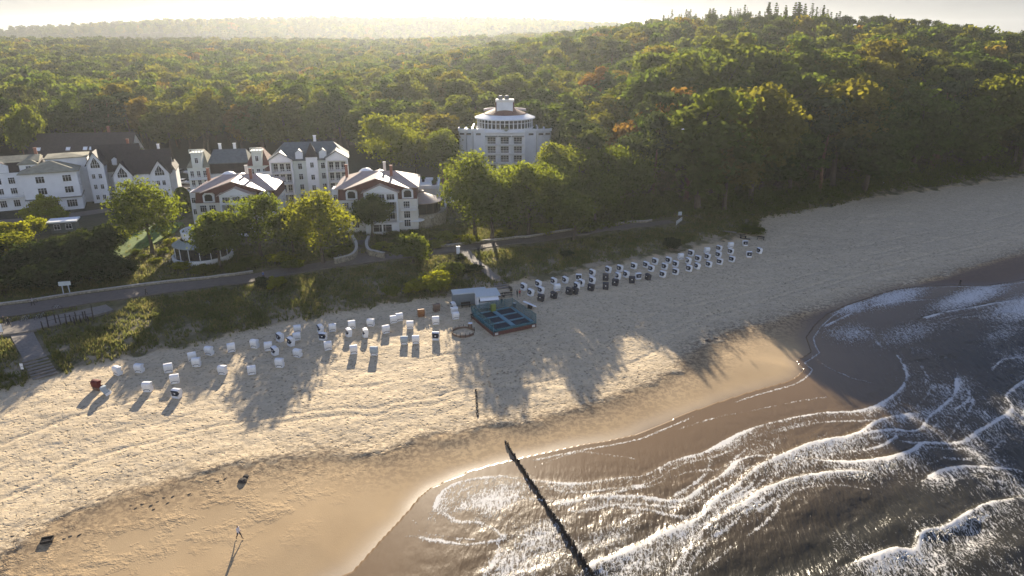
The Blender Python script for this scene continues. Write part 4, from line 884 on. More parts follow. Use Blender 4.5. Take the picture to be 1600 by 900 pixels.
for cx_ in (-4.15, 0, 4.15):
    for k in range(6):
        z = TZ - 3.6 - 2.85 * k
        if z < 0: break
        windows(v, 0, 16.41, 'front', (cx_,), (z,), 2.6, 2.1, 3); balcony(v, cx_ - 1.95, cx_ + 1.95, -8.21, z - .1, 1.1)
        if k == 0: b = MB(); b.bx(cx_ - 1.95, cx_ + 1.95, -9.4, -8.21, z + 2.35, z + 2.5); b.build('awning', M_SLATE, v)
b = MB()
for x in (-6.25, -2.1, 2.1, 6.25): b.bx(x - .15, x + .15, -9.3, -8.2, -3, TZ - .9)
b.build('pilaster', M_WHITE, v)
balcony(v, -6.2, 6.2, -8.2, TZ + .02, .9, 1.1)
b = MB(); b.lathe([(8.9, TZ), (8.9, TZ + 3.4)], (0, 1.5, 0), 40); gl = b.build('glazing', M_GLASS, v)
b = MB()
for i in range(40): t_ = i * math.pi / 20; b.box((8.95 * math.cos(t_), 1.5 + 8.95 * math.sin(t_), TZ + 1.7), (.2, .28, 3.4), t_)
b.lathe([(8.92, TZ + 2.3), (9.05, TZ + 2.3), (9.05, TZ + 2.45), (8.92, TZ + 2.45)], (0, 1.5, 0), 40); b.lathe([(8.92, TZ), (9.1, TZ), (9.1, TZ + .7), (8.92, TZ + .7)], (0, 1.5, 0), 40); b.build('mullion', M_FRAME, gl)
b = MB(); b.lathe([(9.8, TZ + 3.4), (9.8, TZ + 3.75), (7.0, TZ + 4.7), (7.0, TZ + 4.5)], (0, 1.5, 0), 40); b.build('ring_roof', M_WHITE, v)
b = MB(); b.lathe([(7.0, TZ + 4.5), (6.8, TZ + 4.9), (3.0, TZ + 6.4), (2.2, TZ + 8.4), (0, TZ + 8.6)], (0, 1.5, 0), 32); b.build('roof', M_TILE_RED, v)
b = MB(); b.lathe([(7.2, TZ + 5.3), (7.4, TZ + 5.3), (7.4, TZ + 6.0), (7.2, TZ + 6.0), (7.2, TZ + 5.3)], (0, 1.5, 0), 32, R(20), R(160)); b.build('roof_ring', M_FRAME, v)
b = MB(); b.bx(-2.6, 2.6, -2.2, 3.0, TZ + 4.5, TZ + 8.6); b.build('lift_house', M_WHITE, v)
for s_ in (-3.0, 2.6): b = MB(); b.bx(s_, s_ + .4, -2.4, 3.2, TZ + 4.4, TZ + 8.9); b.build('side_fin', M_TILE_RED, v)
b = MB(); b.bx(-2.9, 2.9, -2.5, 3.2, TZ + 8.6, TZ + 9.3); b.build('lift_house_top', M_CREAM, v)
for x in (-1.4, .6): b = MB(); b.lathe([(.7, TZ + 9.3), (.7, TZ + 9.9), (.9, TZ + 10), (.5, TZ + 10.5), (0, TZ + 10.5)], (x, 0, 0), 12); b.build('vent', M_SLATE, v)
for s_ in (-1, 1):
    for x, y in ((9.5, -4.6), (11.3, -3), (13.8, -1), (12.5, 3)):
        o = link(bpy.data.objects.new('roof_shrub', BROAD[1][0]), v); o.scale = (.13, .13, .1); o.location = (s_ * x, y, TZ - .5)
o = link(bpy.data.objects.new('roof_shrub', BROAD[1][0]), v); o.scale = (.13, .13, .10); o.location = (.4, -7.9, TZ - .2)
# ---------------------------------------------------------------- glass pavilion in the park
v = house('glass_pavilion', 318, 402, 18, 'oval white rimmed glass pavilion with raised upper deck in the park', 'pavilion')
b = MB(); b.lathe([(6.2, -2), (6.2, .9), (5.8, .9), (5.8, .5), (0, .5)], (0, 0, 0), 32); b.build('plinth', M_FRAME, v)
b = MB(); b.lathe([(5.5, .5), (5.5, 3.4)], (0, 0, 0), 32); gl = b.build('glazing', M_GLASS, v)
b = MB()
for i in range(16): t_ = i * math.pi / 8; b.box((5.53 * math.cos(t_), 5.53 * math.sin(t_), 1.95), (.12, .12, 2.9), t_)
b.build('mullion', M_FRAME, gl)
b = MB(); b.lathe([(5.8, 3.35), (5.8, 3.55), (4.0, 4.5), (4.0, 4.4), (5.7, 3.35)], (0, 0, 0), 32); b.build('glass_roof', mat('pale roof glass', (.30, .34, .33), .15, spec=.7), v)
b = MB(); b.lathe([(4.3, 4.5), (4.5, 6.1), (4.2, 6.1), (4.0, 4.6)], (.6, .8, 0), 32); b.build('upper_rim', M_FRAME, v)
b = MB(); b.lathe([(4.05, 4.6), (0, 4.7)], (.6, .8, 0), 32); b.build('deck', M_WOOD, v)
# white flat kiosk in the left gardens
v = house('kiosk', 103, 361, 20, 'small park kiosk with white flat roof behind yellow green trees', 'kiosk')
wall_mesh(v, [(-2.6, 2.6, -1.6, 1.6, -1, 2.5)], M_SLATE); b = MB(); b.bx(-3.1, 3.1, -2.1, 2.1, 2.5, 2.85); b.build('roof', M_FRAME, v); windows(v, 5.2, 3.2, 'front', (-1.2, 1.2), (.9,), 1.3, 1.2)
# ================================================================== promenade, paths, lawn
def strip(name, px_pts, widths, m, label, dz=0.06, world_pts=None, n=8):
    P = smooth_line(world_pts if world_pts is not None else [g2(*p) for p in px_pts], n); k = len(P)
    W_ = np.interp(np.linspace(0, 1, k), np.linspace(0, 1, len(widths)), widths); V = []; F = []; cols = 7
    for i in range(k):
        a_ = P[max(0, i - 1)]; e_ = P[min(k - 1, i + 1)]; d = np.array([e_[0] - a_[0], e_[1] - a_[1]]); d /= np.linalg.norm(d); nn = np.array([-d[1], d[0]])
        row = [P[i] + nn * W_[i] * (j / (cols - 1) - .5) for j in range(cols)]; zz = land(np.array([q[0] for q in row]), np.array([q[1] for q in row])); zt = max(zz) * .5 + zz * .5 + dz
        for q, z in zip(row, zt): V.append((q[0], q[1], z))
        V.append((row[0][0], row[0][1], zt[0] - .5)); V.append((row[-1][0], row[-1][1], zt[-1] - .5))
    C = cols + 2
    for i in range(k - 1):
        for j in range(cols - 1): F.append((i * C + j, i * C + j + 1, (i + 1) * C + j + 1, (i + 1) * C + j))
        F.append((i * C + cols, i * C, (i + 1) * C, (i + 1) * C + cols)); F.append((i * C + cols - 1, i * C + cols + 1, (i + 1) * C + cols + 1, (i + 1) * C + cols - 1))
    me = np_mesh(name, V, F, [m], smooth_sh=False); o = link(bpy.data.objects.new(name, me)); tag(o, label, 'path', kind='structure'); return P, W_
PROM_PX = [(-140, 508), (0, 488), (60, 480), (120, 470), (230, 455), (320, 444), (400, 434), (480, 419), (560, 408), (620, 400), (720, 388), (800, 378), (860, 371), (950, 358), (1000, 352), (1050, 346)]
PP, PW = strip('promenade', PROM_PX, [6, 5.6, 4.8, 4.2, 3.6, 3.2, 2.8], M_PAVE, 'grey paved promenade running behind the dunes', .05)
kb = []
for i in range(len(PP) - 1):
    pass
def offset(P, W_, f):
    out = []
    for i in range(len(P)):
        a_ = P[max(0, i - 1)]; e_ = P[min(len(P) - 1, i + 1)]; d = np.array([e_[0] - a_[0], e_[1] - a_[1]]); d /= np.linalg.norm(d); out.append(P[i] + np.array([-d[1], d[0]]) * W_[i] * f)
    return out
off = offset(PP, PW + 1.2, .5)
for nm, sl, lab in (('kerb_wall', slice(0, 50, 4), 'low pale kerb wall along the inland side of the promenade at left'), ('kerb_wall', slice(76, len(off), 5), 'low pale kerb wall along the inland side of the promenade below the tower')):
    pts = off[sl]; curved_wall(nm, pts, .38, .3, M_STONE, lab)
strip('boardwalk', [(724, 391), (733, 400), (748, 414), (763, 426), (776, 437)], [2.6, 2.0, 2.0, 2.0], M_WOOD, 'boarded path down through the dune grass to the beach', .10, n=4)
strip('access_path', [(30, 508), (38, 530), (48, 548), (54, 560)], [3.2, 3.0, 2.8], M_WOOD, 'boarded access path from the promenade towards the left beach steps', .12, n=4)
strip('viewing_terrace', [(-20, 520), (30, 512), (80, 502), (130, 492), (172, 482)], [5.0, 5.2, 4.6, 3.2], M_WOOD, 'boarded terrace beside the promenade at the left', .16, n=4)
strip('park_path', [(505, 428), (560, 374), (540, 362), (480, 372), (380, 410)], [2.0, 2.4, 2.0], M_PAVE, 'grey park path', .05, n=4) if False else None
strip('side_street', [(-160, 362), (-60, 352), (40, 345), (100, 338), (170, 328)], [6, 6, 5], M_PAVE, 'grey street in front of the left villas', .05, n=4)
M_LAWN = mat('mown lawn', (0.13, 0.20, 0.03), 0.9, noise=0.25, scale=1.0, bump=0.03, bscale=8)
strip('lawn', [(170, 402), (205, 384), (240, 366), (268, 348)], [7, 8, 9, 6], M_LAWN, 'mown park lawn among shrubs', .08, n=4)
strip('garden_path', [(190, 412), (225, 418), (262, 410), (292, 400)], [1.6, 1.6, 1.6], mat('pale gravel', (.46, .40, .31), .9), 'pale gravel park path round the flower beds', .09, n=4)
strip('parking', [(262, 296), (290, 292), (312, 288)], [16, 16, 15], M_PAVE, 'asphalt parking court behind the hotel', .05, n=4)

# steps
def steps(px0, px1, n, w, label, m=M_WOOD):
    a_ = g2(*px0); c_ = g2(*px1); d = c_ - a_; L_ = float(np.linalg.norm(d)); rz = math.atan2(d[1], d[0]) - math.pi / 2
    z0, z1 = H(*a_), H(*c_); v = empty('beach_steps', (c_[0], c_[1], z1), rz); tag(v, label, 'steps')
    for i in range(n):
        f = (i + .5) / n; b = MB(); y = -L_ * (1 - f) ; zt = (z0 - z1) * (1 - f) + .16
        b.bx(-w / 2, w / 2, y - L_ / n * .38, y + L_ / n * .38, zt - .14, zt); b.bx(-w / 2 + .1, -w / 2 + .25, y - .1, y + .1, zt - 1.0, zt - .145); b.bx(w / 2 - .25, w / 2 - .1, y - .1, y + .1, zt - 1.0, zt - .145); b.build('step', m, v)
    return v
steps((53, 559), (72, 590), 7, 3.2, 'broad boarded beach steps at the left edge of the dunes')
steps((776, 438), (787, 452), 4, 2.8, 'short boarded steps at the foot of the boardwalk')

# ================================================================== park and garden trees
def tree_protos(seed, rx, h, mat_, n=3, leaf=.34, lobes=46, per=150, low=.22):
    return [(crown_mesh('crown', seed + i, rx, h * (1 - low) / 2, h * (1 + low) / 2, lobes, per, leaf, rx * .36, mat_, .8), trunk_mesh('trunk', seed + i, h, h * .021, rx * .9, 8, M_BARK, .28, .85)) for i in range(n)]
T_BIG = tree_protos(500, 7.5, 18, M_LEAF2); T_MID = tree_protos(520, 5.0, 13, M_LEAF2); T_SM = tree_protos(540, 3.2, 6.5, M_LEAF2, leaf=.26, lobes=26, per=130, low=.06)
M_YEL = leaf_mat('yellow green leaves', [(0, (.13, .15, .018)), (1, (.17, .17, .02))], .55); T_YEL = tree_protos(560, 3.2, 6.5, M_YEL, 2, .26, 26, 130, .08)
M_DARKL = leaf_mat('dark evergreen leaves', [(0, (.02, .032, .013)), (1, (.035, .048, .018))], .2); T_DARK = tree_protos(570, 4.2, 7.5, M_DARKL, 2, .3, 34, 150, .02)
M_ORA = leaf_mat('autumn leaves', [(0, (.16, .085, .025)), (1, (.19, .11, .03))], .45)
def plant(px, py, protos, w, h, label, name='park_tree', cat='tree', group=None, base_w=None, base_h=None, dz=0.0):
    cm, tm = protos[int(RNG.integers(len(protos)))]; bw, bh = {id(T_BIG): (15, 20.6), id(T_MID): (10, 14.8), id(T_SM): (6.4, 7.4), id(T_YEL): (6.4, 7.4), id(T_DARK): (8.4, 8.4), id(BROAD): (11.5, 21)}.get(id(protos), (10, 13))
    x, y, z = at(px, py); o = empty(name, (x, y, z - .1 + dz), float(RNG.uniform(0, 6.28))); o.scale = (w / bw, w / bw, h / bh)
    tag(o, label, cat, group); link(bpy.data.objects.new('crown', cm), o); link(bpy.data.objects.new('trunk', tm), o); return o
plant(238, 397, T_BIG, 14.5, 19, 'large round crowned tree with bare trunk on the park lawn before the gabled house')
plant(345, 420, T_MID, 9.6, 14.5, 'slender trunked tree leaning over the oval glass pavilion')
plant(410, 402, T_BIG, 12.2, 17, 'broad sunlit tree before the pink roofed hotel wing')
plant(505, 411, T_BIG, 14.5, 18, 'wide tree with twin trunks beside the promenade left of the garden stairs')
plant(458, 400, T_MID, 9, 12, 'lower tree filling the gap between two broad park trees')
plant(583, 372, T_MID, 9, 12, 'round tree before the white hotel wing entrance')
plant(645, 412, T_SM, 8.0, 8.0, 'small irregular sunlit tree at the promenade edge')
plant(742, 366, T_BIG, 15.5, 23, 'tall sunlit tree hiding the left foot of the hotel tower')
plant(768, 374, T_BIG, 17, 18.5, 'wide light green tree with forked pale trunk beside the promenade')
plant(826, 368, T_BIG, 15, 22, 'dark green tree with single pale trunk before the hotel tower')
plant(872, 330, T_BIG, 15, 22, 'bright crowned tree right of the hotel tower'); plant(797, 352, T_BIG, 13, 19, 'dark crown filling the gap before the hotel tower windows'); plant(862, 352, T_BIG, 14, 19, 'mid green tree between the two pale trunked trees and the bend')
plant(905, 338, T_BIG, 15, 22, 'tall bright tree second to the right of the hotel tower'); plant(948, 336, T_BIG, 15, 22, 'tall bright tree third to the right of the hotel tower'); plant(985, 334, T_BIG, 13, 21, 'narrower bright tree fourth to the right of the hotel tower')
plant(895, 374, T_MID, 12, 14, 'dense rounded tree overhanging the promenade bend', base_w=1)
plant(930, 352, T_BIG, 12, 17, 'shaded green tree at the start of the beach wood')
plant(920, 322, T_MID, 10, 18, 'sunlit crown at the edge of the wood behind promenade')
plant(612, 286, T_BIG, 19, 25, 'very broad sunlit tree rising behind the white hotel wing')
plant(692, 286, T_BIG, 11, 19, 'tall hazy tree between hotel wing and tower')
plant(650, 282, T_BIG, 12, 18, 'shaded tree between the broad sunlit tree and the tower')
plant(54, 262, T_MID, 12, 25, 'tall drooping yellow green tree behind the left villas')
plant(168, 252, T_MID, 14, 8.5, 'low spreading sunlit tree behind the steep dark roofs'); plant(210, 254, T_SM, 9, 7, 'small sunlit tree at the end of the dark hall')
for px, py, w, h, lab in [(72, 343, 7, 7.5, 'yellow green tree in front of the olive roofed villa'), (52, 352, 5, 5.5, 'small yellow tree left of the white roofed kiosk'), (96, 350, 5.2, 5.5, 'small bright tree just before the white roofed kiosk'), (54, 372, 5.4, 6, 'round yellow green tree beside the left street'), (24, 386, 7.5, 7, 'spreading golden shrub tree near the left edge')]:
    plant(px, py, T_YEL, w, h, lab)
plant(20, 415, T_MID, 10, 8, 'broad light green shrub at the left edge above promenade', 'shrub', 'shrub')
EVL = ['behind the board sign on its left', 'right behind the board sign', 'in the right part', 'left of the board sign', 'directly at the board sign', 'right of the board sign', 'near the left picture edge', 'lowest one at the right end', 'just outside the left edge', 'farthest out beyond the left edge', 'outer one beyond the left edge', 'small one below the round park tree']
for i, (px, py, w, h) in enumerate([(72, 425, 11, 8), (112, 418, 12, 9), (152, 415, 11, 10), (60, 448, 10, 6), (110, 443, 11, 6), (158, 438, 10, 7), (30, 440, 9, 6), (190, 430, 7, 4), (-20, 455, 12, 7), (-70, 440, 14, 9), (-40, 420, 12, 9), (170, 385, 6, 6)]):
    plant(px, py, T_DARK, w, h, 'dark evergreen bush above the left promenade, ' + EVL[i], 'evergreen_bush', 'bush', 'evergreen bushes above the left promenade')
GSH = [(196, 372, 3, 2.2), (206, 362, 3.2, 2.6), (222, 356, 3, 2.2), (184, 366, 2.6, 2.4), (212, 398, 2.2, 1.6), (224, 404, 2.0, 1.4), (200, 418, 2.6, 1.6), (243, 412, 2.6, 1.6), (256, 398, 2.4, 2.0), (268, 384, 3.0, 2.2), (262, 372, 2.4, 2.0), (180, 424, 4, 1.8), (284, 420, 4, 1.8), (320, 426, 5, 2.0), (370, 424, 5, 2.4), (440, 410, 6, 2.6), (460, 418, 5, 2.4), (536, 396, 5, 2.2), (600, 392, 5, 2.4), (630, 380, 6, 2.2), (670, 372, 6, 2.4), (700, 376, 6, 2.6), (735, 380, 5, 2.4), (790, 372, 5, 3), (850, 366, 6, 3.5), (521, 400, 4, 2), (395, 416, 5, 2.6), (680, 385, 5, 1.6), (615, 372, 5, 2.0), (650, 368, 5, 2.0)]
GS = sorted(set(q[0] for q in GSH)); GORD = ['%d%s' % (n, 'st' if n in (1, 21, 31) else 'nd' if n in (2, 22) else 'rd' if n in (3, 23) else 'th') for n in range(1, 40)]
for i, (px, py, w, h) in enumerate(GSH):
    plant(px, py, T_SM if i % 3 else T_YEL, w, h, 'rounded garden shrub, %s from the left of those between promenade and hotels' % GORD[GS.index(px)], 'garden_shrub', 'shrub', 'garden shrubs between the promenade and the hotels')
for px, py, w, h, lab, pr in [(681, 452, 6.5, 4.6, 'bright sunlit bush on the dune left of the beach kiosk', T_YEL), (645, 458, 4.5, 3.2, 'yellow green reed bush at the dune edge', T_YEL), (706, 428, 6, 2.8, 'grey green dune bush beside the boardwalk', T_SM), (735, 424, 5, 2.0, 'dark low dune bush against the boardwalk', T_DARK),
                         (427, 452, 3.6, 3.0, 'brilliant yellow green bush beside the promenade', T_YEL), (412, 450, 3.0, 2.8, 'dark bush left of brilliant yellow green bush', T_DARK), (440, 446, 2.6, 2.2, 'small golden bush right of brilliant yellow green bush', T_YEL), (612, 462, 3.4, 2.6, 'tall grassy clump on the dune crest', T_SM), (1050, 388, 4.2, 3.2, 'lone dark round bush in the dune grass', T_DARK),
                         (693, 452, 3.0, 3.6, 'slim sunlit bush behind the kiosk container', T_YEL), (1168, 362, 9, 1.6, 'low bright green dune shrub at the end of the grass', T_SM), (885, 400, 3.4, 1.4, 'low brown bush in the middle of the grass bank', T_DARK), (660, 395, 5, 2.4, 'dark shrub under the small irregular tree', T_DARK)]:
    plant(px, py, pr, w, h, lab, 'dune_bush', 'bush')
plant(720, 405, T_DARK, 2.6, 1.4, 'small dark clipped bush beside the white cabinet', 'dune_bush', 'bush')
# individual forest-edge trees that catch the light
for px, py, w, h, pr, lab in [(1010, 250, 17, 24, 'o', 'huge orange brown autumn tree standing out of the hillside wood'), (1075, 215, 15, 24, 'o', 'smaller orange autumn tree above the huge one on the hillside'), (1215, 235, 22, 27, 'g', 'very broad sunlit dome crowned tree on the right hillside')]:
    o = plant(px, py, T_BIG, w, h, lab)
    if pr == 'o':
        cm = [c for c in o.children if c.name.startswith('crown')][0]; cm.data = cm.data.copy(); cm.data.materials[0] = M_ORA
# clipped columns
for px, py, h, w, lab in [(288, 330, 6.5, 4.0, 'clipped columnar hedge beside the gabled house'), (450, 305, 4.6, 2.6, 'clipped columnar hedge left of the apartment house'), (527, 306, 4.6, 2.4, 'clipped columnar hedge right of the apartment house')]:
    x, y, z = at(px, py); rng = np.random.default_rng(int(px)); n = 3500; th = rng.uniform(0, 6.28, n); t = rng.uniform(0, 1, n) ** .8; rad = w / 2 * np.sqrt(np.clip(1 - np.clip((t - .55) / .45, 0, 1) ** 2.2, 0.0, 1)) * rng.uniform(.9, 1.04, n)
    C_ = np.stack([rad * np.cos(th), rad * np.sin(th), t * h], 1); V, F = quads(C_, np.stack([np.cos(th), np.sin(th), .5 * t], 1) + rng.normal(size=(n, 3)) * .4, .2, rng)
    o = link(bpy.data.objects.new('clipped_hedge', np_mesh('clipped_hedge', V, F, [M_LEAF2]))); o.location = (x, y, z - .1); tag(o, lab, 'hedge')

# ================================================================== dune grass (stuff)
def scatter(n, box, keep, hgt, seed):
    rng = np.random.default_rng(seed); u = rng.uniform(box[0], box[1], n); s_ = rng.uniform(box[2], box[3], n); x = u * US[0] + s_ * NS[0]; y = u * US[1] + s_ * NS[1]
    k = keep(x, y, rng); x, y = x[k], y[k]; z = land(x, y); n = len(x); V = []; 
    tri = []
    for j in range(4):
        a_ = rng.uniform(0, 6.28, n); h = hgt * rng.uniform(.5, 1.3, n); w = .10 * rng.uniform(.7, 1.6, n); lx = rng.normal(size=n) * .28 * h; ly = rng.normal(size=n) * .28 * h; ox = rng.normal(size=n) * .18; oy = rng.normal(size=n) * .18
        p0 = np.stack([x + ox - w * np.cos(a_), y + oy - w * np.sin(a_), z - .05], 1); p1 = np.stack([x + ox + w * np.cos(a_), y + oy + w * np.sin(a_), z - .05], 1); p2 = np.stack([x + ox + lx, y + oy + ly, z + h], 1); tri.append(np.stack([p0, p1, p2], 1))
    V = np.concatenate(tri).reshape(-1, 3); return V, np.arange(len(V)).reshape(-1, 3)
def line_gap(x, y, P, w):
    d, _, _ = poly_dist(x, y, P); return d > w
PATHS = [([q for q in PP], 4.0), ([g2(724, 391), g2(748, 414), g2(776, 437)], 1.3), ([g2(30, 508), g2(48, 548), g2(72, 590)], 2.0), ([g2(-20, 520), g2(80, 502), g2(172, 482)], 2.8)]
def keep_dune(x, y, rng):
    d, s_, _ = poly_dist(x, y, DUNE); e = d * s_; dp, _, _ = poly_dist(x, y, PATHS[0][0]); dens = smooth(e, -1.5, 2.5) * (1 - smooth(e, 34, 46) * .75) * (.25 + .9 * smooth(fbm(x / 3.2, y / 3.2, 3, 81), .40, .58)); k = rng.uniform(0, 1, len(x)) < dens
    for P, w in PATHS: k &= line_gap(x, y, P, w)
    return k
V, F = scatter(150000, (-60, 215, 112, 172), keep_dune, .62, 5)
m = NT('dune grass blades'); pos = m.n('NewGeometry').outputs['Position']; c1 = m.noise(pos, .35, 4); cc = m.mix(m.range(c1, .35, .65), (.11, .105, .03), (.26, .215, .08)); cc = m.mix(m.range(m.noise(pos, 2.5, 3), .4, .6), cc, (.10, .12, .03))
m.t.nodes.remove(m.b); dif = m.n('BsdfDiffuse'); tr = m.n('BsdfTranslucent'); mx = m.n('MixShader'); mx.inputs[0].default_value = .45; yc = m.n('VectorMath', operation='SCALE'); yc.inputs['Scale'].default_value = 2.0; m.l(cc, yc.inputs[0]); m.l(cc, dif.inputs[0]); m.l(yc.outputs[0], tr.inputs[0]); m.l(dif.outputs[0], mx.inputs[1]); m.l(tr.outputs[0], mx.inputs[2]); m.l(mx.outputs[0], m.out.inputs[0])
dg = link(bpy.data.objects.new('dune_grass', np_mesh('dune_grass', V, F, [m.m]))); tag(dg, 'olive and straw coloured marram grass covering the dunes', 'grass', kind='stuff')
print('grass', len(F))

# ================================================================== hooded beach chairs
M_WICK = mat('white wicker', (0.84, 0.83, 0.80), 0.7, noise=0.1, scale=8, bump=0.01, bscale=30); M_NAVY = mat('navy lining', (0.03, 0.035, 0.05), 0.8, noise=0.2, scale=6); M_DARKW = mat('dark grey wicker', (0.045, 0.045, 0.05), 0.7, noise=0.2, scale=8, bump=0.01, bscale=30)
M_RUST = mat('orange brown wicker', (0.30, 0.13, 0.045), 0.7, noise=0.15, scale=8); M_BRN = mat('brown wicker', (0.20, 0.13, 0.09), 0.7, noise=0.15, scale=8); M_RED = mat('dark red cloth', (0.13, 0.022, 0.018), 0.8); M_BLUEG = mat('pale blue grey canvas', (0.36, 0.42, 0.45), 0.8)
M_STRIPE = mat('pale cushion cloth', (0.60, 0.58, 0.52), 0.9)
def beach_chair(hood_m, base_m, in_m, closed=False):
    root = empty('beach_chair', (0, 0, 0))
    b = MB(); b.bx(-.66, .66, -.42, .46, .06, .50); b.bx(-.66, -.60, -.52, -.42, .30, .74); b.bx(.60, .66, -.52, -.42, .30, .74); b.build('basket', base_m, root, bevel=.02)
    # hood shell: curved profile with thickness, open to the front (-y)
    out = [(.48, .56), (.58, 1.0), (.60, 1.32), (.50, 1.58), (.28, 1.70), (-.05, 1.70), (-.42, 1.58)]; inn = [(p[0] - .06 if i < 4 else p[0], p[1] - (0 if i < 3 else .06)) for i, p in enumerate(out)]
    b = MB(); b.extr(out + inn[::-1], 'x', -.66, .66); b.build('hood', hood_m, root)
    for s_ in (-1, 1):
        b = MB(); P = [(.48, .52), (-.40, .52), (-.40, .78), (-.14, .95), (-.42, 1.55), (-.05, 1.695), (.28, 1.695), (.49, 1.575), (.595, 1.31), (.575, 1.0)]; x = s_ * .66; b.extr(P, 'x', x, x + s_ * .05); b.build('side_panel', hood_m, root)
    b = MB(); b.bx(-.60, .60, -.40, .40, .505, .60); b.extr([(.40, .61), (.50, 1.25), (.42, 1.26), (.28, .61)], 'x', -.60, .60); b.build('cushion', M_NAVY if in_m is M_NAVY else in_m, root)
    b = MB(); b.extr([(-.40, 1.565), (-.62, 1.50), (-.62, 1.48), (-.40, 1.54)], 'x', -.64, .64); b.build('awning', in_m, root)
    b = MB(); b.bx(-.5, .5, -.60, -.44, .18, .30); b.build('footrest', base_m, root)
    if closed:
        b = MB()
        for i in range(9): z = .60 + i * .105; b.bx(-.60, .60, -.45, -.425, z, z + .07)
        for x in (-.58, 0, .54): b.bx(x, x + .05, -.425, -.40, .58, 1.52)
        b.build('lattice_board', in_m, root)
        b = MB(); b.bx(-.14, .14, -.47, -.452, .9, 1.12); b.build('number_plate', M_WICK, root)
    else:
        b = MB(); b.bx(.40, .56, .462, .50, .30, .42); b.bx(-.56, -.40, .462, .50, .30, .42); b.bx(-.40, .40, .465, .52, .505, .58); b.build('handles_gap_shade', M_NAVY, root)  # two handles, plus a dark strip painted as the shaded gap below the hood
    learn(root); return root
PROT = {'w': beach_chair(M_WICK, M_WICK, M_NAVY), 'h': beach_chair(M_WICK, M_WICK, M_NAVY, True), 'd': beach_chair(M_DARKW, M_DARKW, M_NAVY, True), 'o': beach_chair(M_RUST, M_RUST, M_BRN), 'b': beach_chair(M_BRN, M_BRN, M_BRN), 'r': beach_chair(M_RED, M_BRN, M_RED), 'g': beach_chair(M_BLUEG, M_WICK, M_NAVY)}
PUSED = {k: False for k in PROT}
ORD = ['first', 'second', 'third', 'fourth', 'fifth', 'sixth', 'seventh', 'eighth', 'ninth', 'tenth', 'eleventh', 'twelfth', 'thirteenth', 'fourteenth', 'fifteenth', 'sixteenth', 'seventeenth', 'eighteenth', 'nineteenth', 'twentieth', 'twenty-first', 'twenty-second', 'twenty-third', 'twenty-fourth', 'twenty-fifth', 'twenty-sixth', 'twenty-seventh', 'twenty-eighth', 'twenty-ninth', 'thirtieth', 'thirty-first', 'thirty-second', 'thirty-third', 'thirty-fourth', 'thirty-fifth', 'thirty-sixth', 'thirty-seventh', 'thirty-eighth', 'thirty-ninth', 'fortieth', 'forty-first', 'forty-second', 'forty-third', 'forty-fourth']
LEFTC = [(185, 585, 150, 'w'), (219, 581, 170, 'w'), (264, 581, 205, 'w'), (301, 563, 210, 'w'), (308, 572, 190, 'w'), (328, 554, 165, 'w'), (362, 549, 205, 'w'), (399, 543, 165, 'w'), (349, 584, 170, 'w'), (394, 584, 200, 'w'), (274, 598, 200, 'w'), (232, 611, 180, 'w'), (277, 621, -15, 'h'), (170, 616, 130, 'g'), (153, 608, 160, 'r'),
         (420, 547, 195, 'w'), (430, 554, -50, 'h'), (438, 533, -45, 'h'), (455, 540, -45, 'h'), (465, 519, 200, 'w'), (464, 531, 205, 'w'), (466, 557, 160, 'w'), (438, 573, 175, 'w'), (501, 519, -60, 'h'), (505, 531, -10, 'h'), (513, 546, 200, 'w'), (520, 517, 195, 'w'), (550, 513, 200, 'w'), (545, 525, -60, 'h'), (553, 552, 195, 'w'), (580, 509, 170, 'w'), (571, 526, -70, 'h'), (585, 554, 178, 'g'),
         (615, 504, 200, 'w'), (624, 501, 205, 'w'), (603, 520, 210, 'w'), (641, 513, 185, 'w'), (658, 494, 200, 'o'), (682, 486, 215, 'b'), (681, 506, 190, 'w'), (632, 537, 180, 'g'), (650, 536, 182, 'w'), (681, 531, -4, 'h'), (708, 483, -70, 'w'), (710, 490, 200, 'w'), (712, 498, 195, 'w')]
RIGHTC = [(818, 453, -55, 'h'), (829, 462, -55, 'h'), (841, 448, -55, 'h'), (845, 458, -55, 'h'), (845, 470, -30, 'd'), (865, 444, -55, 'h'), (870, 454, 200, 'w'), (865, 466, -50, 'd'), (883, 442, -60, 'h'), (904, 438, -10, 'h'), (901, 451, -60, 'h'), (908, 447, -55, 'w'), (889, 460, -45, 'd'), (898, 459, -45, 'd'), (925, 431, -55, 'h'), (925, 443, -55, 'h'), (923, 454, -40, 'd'), (946, 438, -5, 'd'), (946, 452, -8, 'd'), (950, 426, -55, 'h'), (961, 446, -30, 'd'), (965, 436, -65, 'w'), (968, 424, -50, 'h'), (978, 433, -60, 'h'),
          (990, 420, -50, 'h'), (987, 442, -3, 'd'), (997, 436, 15, 'h'), (1012, 437, -70, 'd'), (1009, 418, -52, 'h'), (1017, 424, -52, 'h'), (1023, 413, -50, 'h'), (1035, 433, -48, 'h'), (1038, 421, -52, 'h'), (1044, 411, -50, 'h'), (1055, 417, -50, 'h'), (1055, 429, -46, 'h'), (1063, 405, 195, 'w'), (1079, 400, -45, 'h'), (1075, 412, -70, 'w'), (1076, 424, -48, 'h'), (1090, 408, -50, 'h'), (1089, 420, -72, 'h'), (1104, 395, 200, 'w'),
          (1105, 405, -55, 'h'), (1107, 417, -58, 'h'), (1123, 392, -55, 'h'), (1122, 402, -52, 'h'), (1124, 413, -46, 'h'), (1141, 387, 195, 'w'), (1141, 397, -50, 'h'), (1143, 409, -48, 'h'), (1164, 384, 2, 'h'), (1170, 402, -2, 'h'), (1186, 396, -72, 'h')]
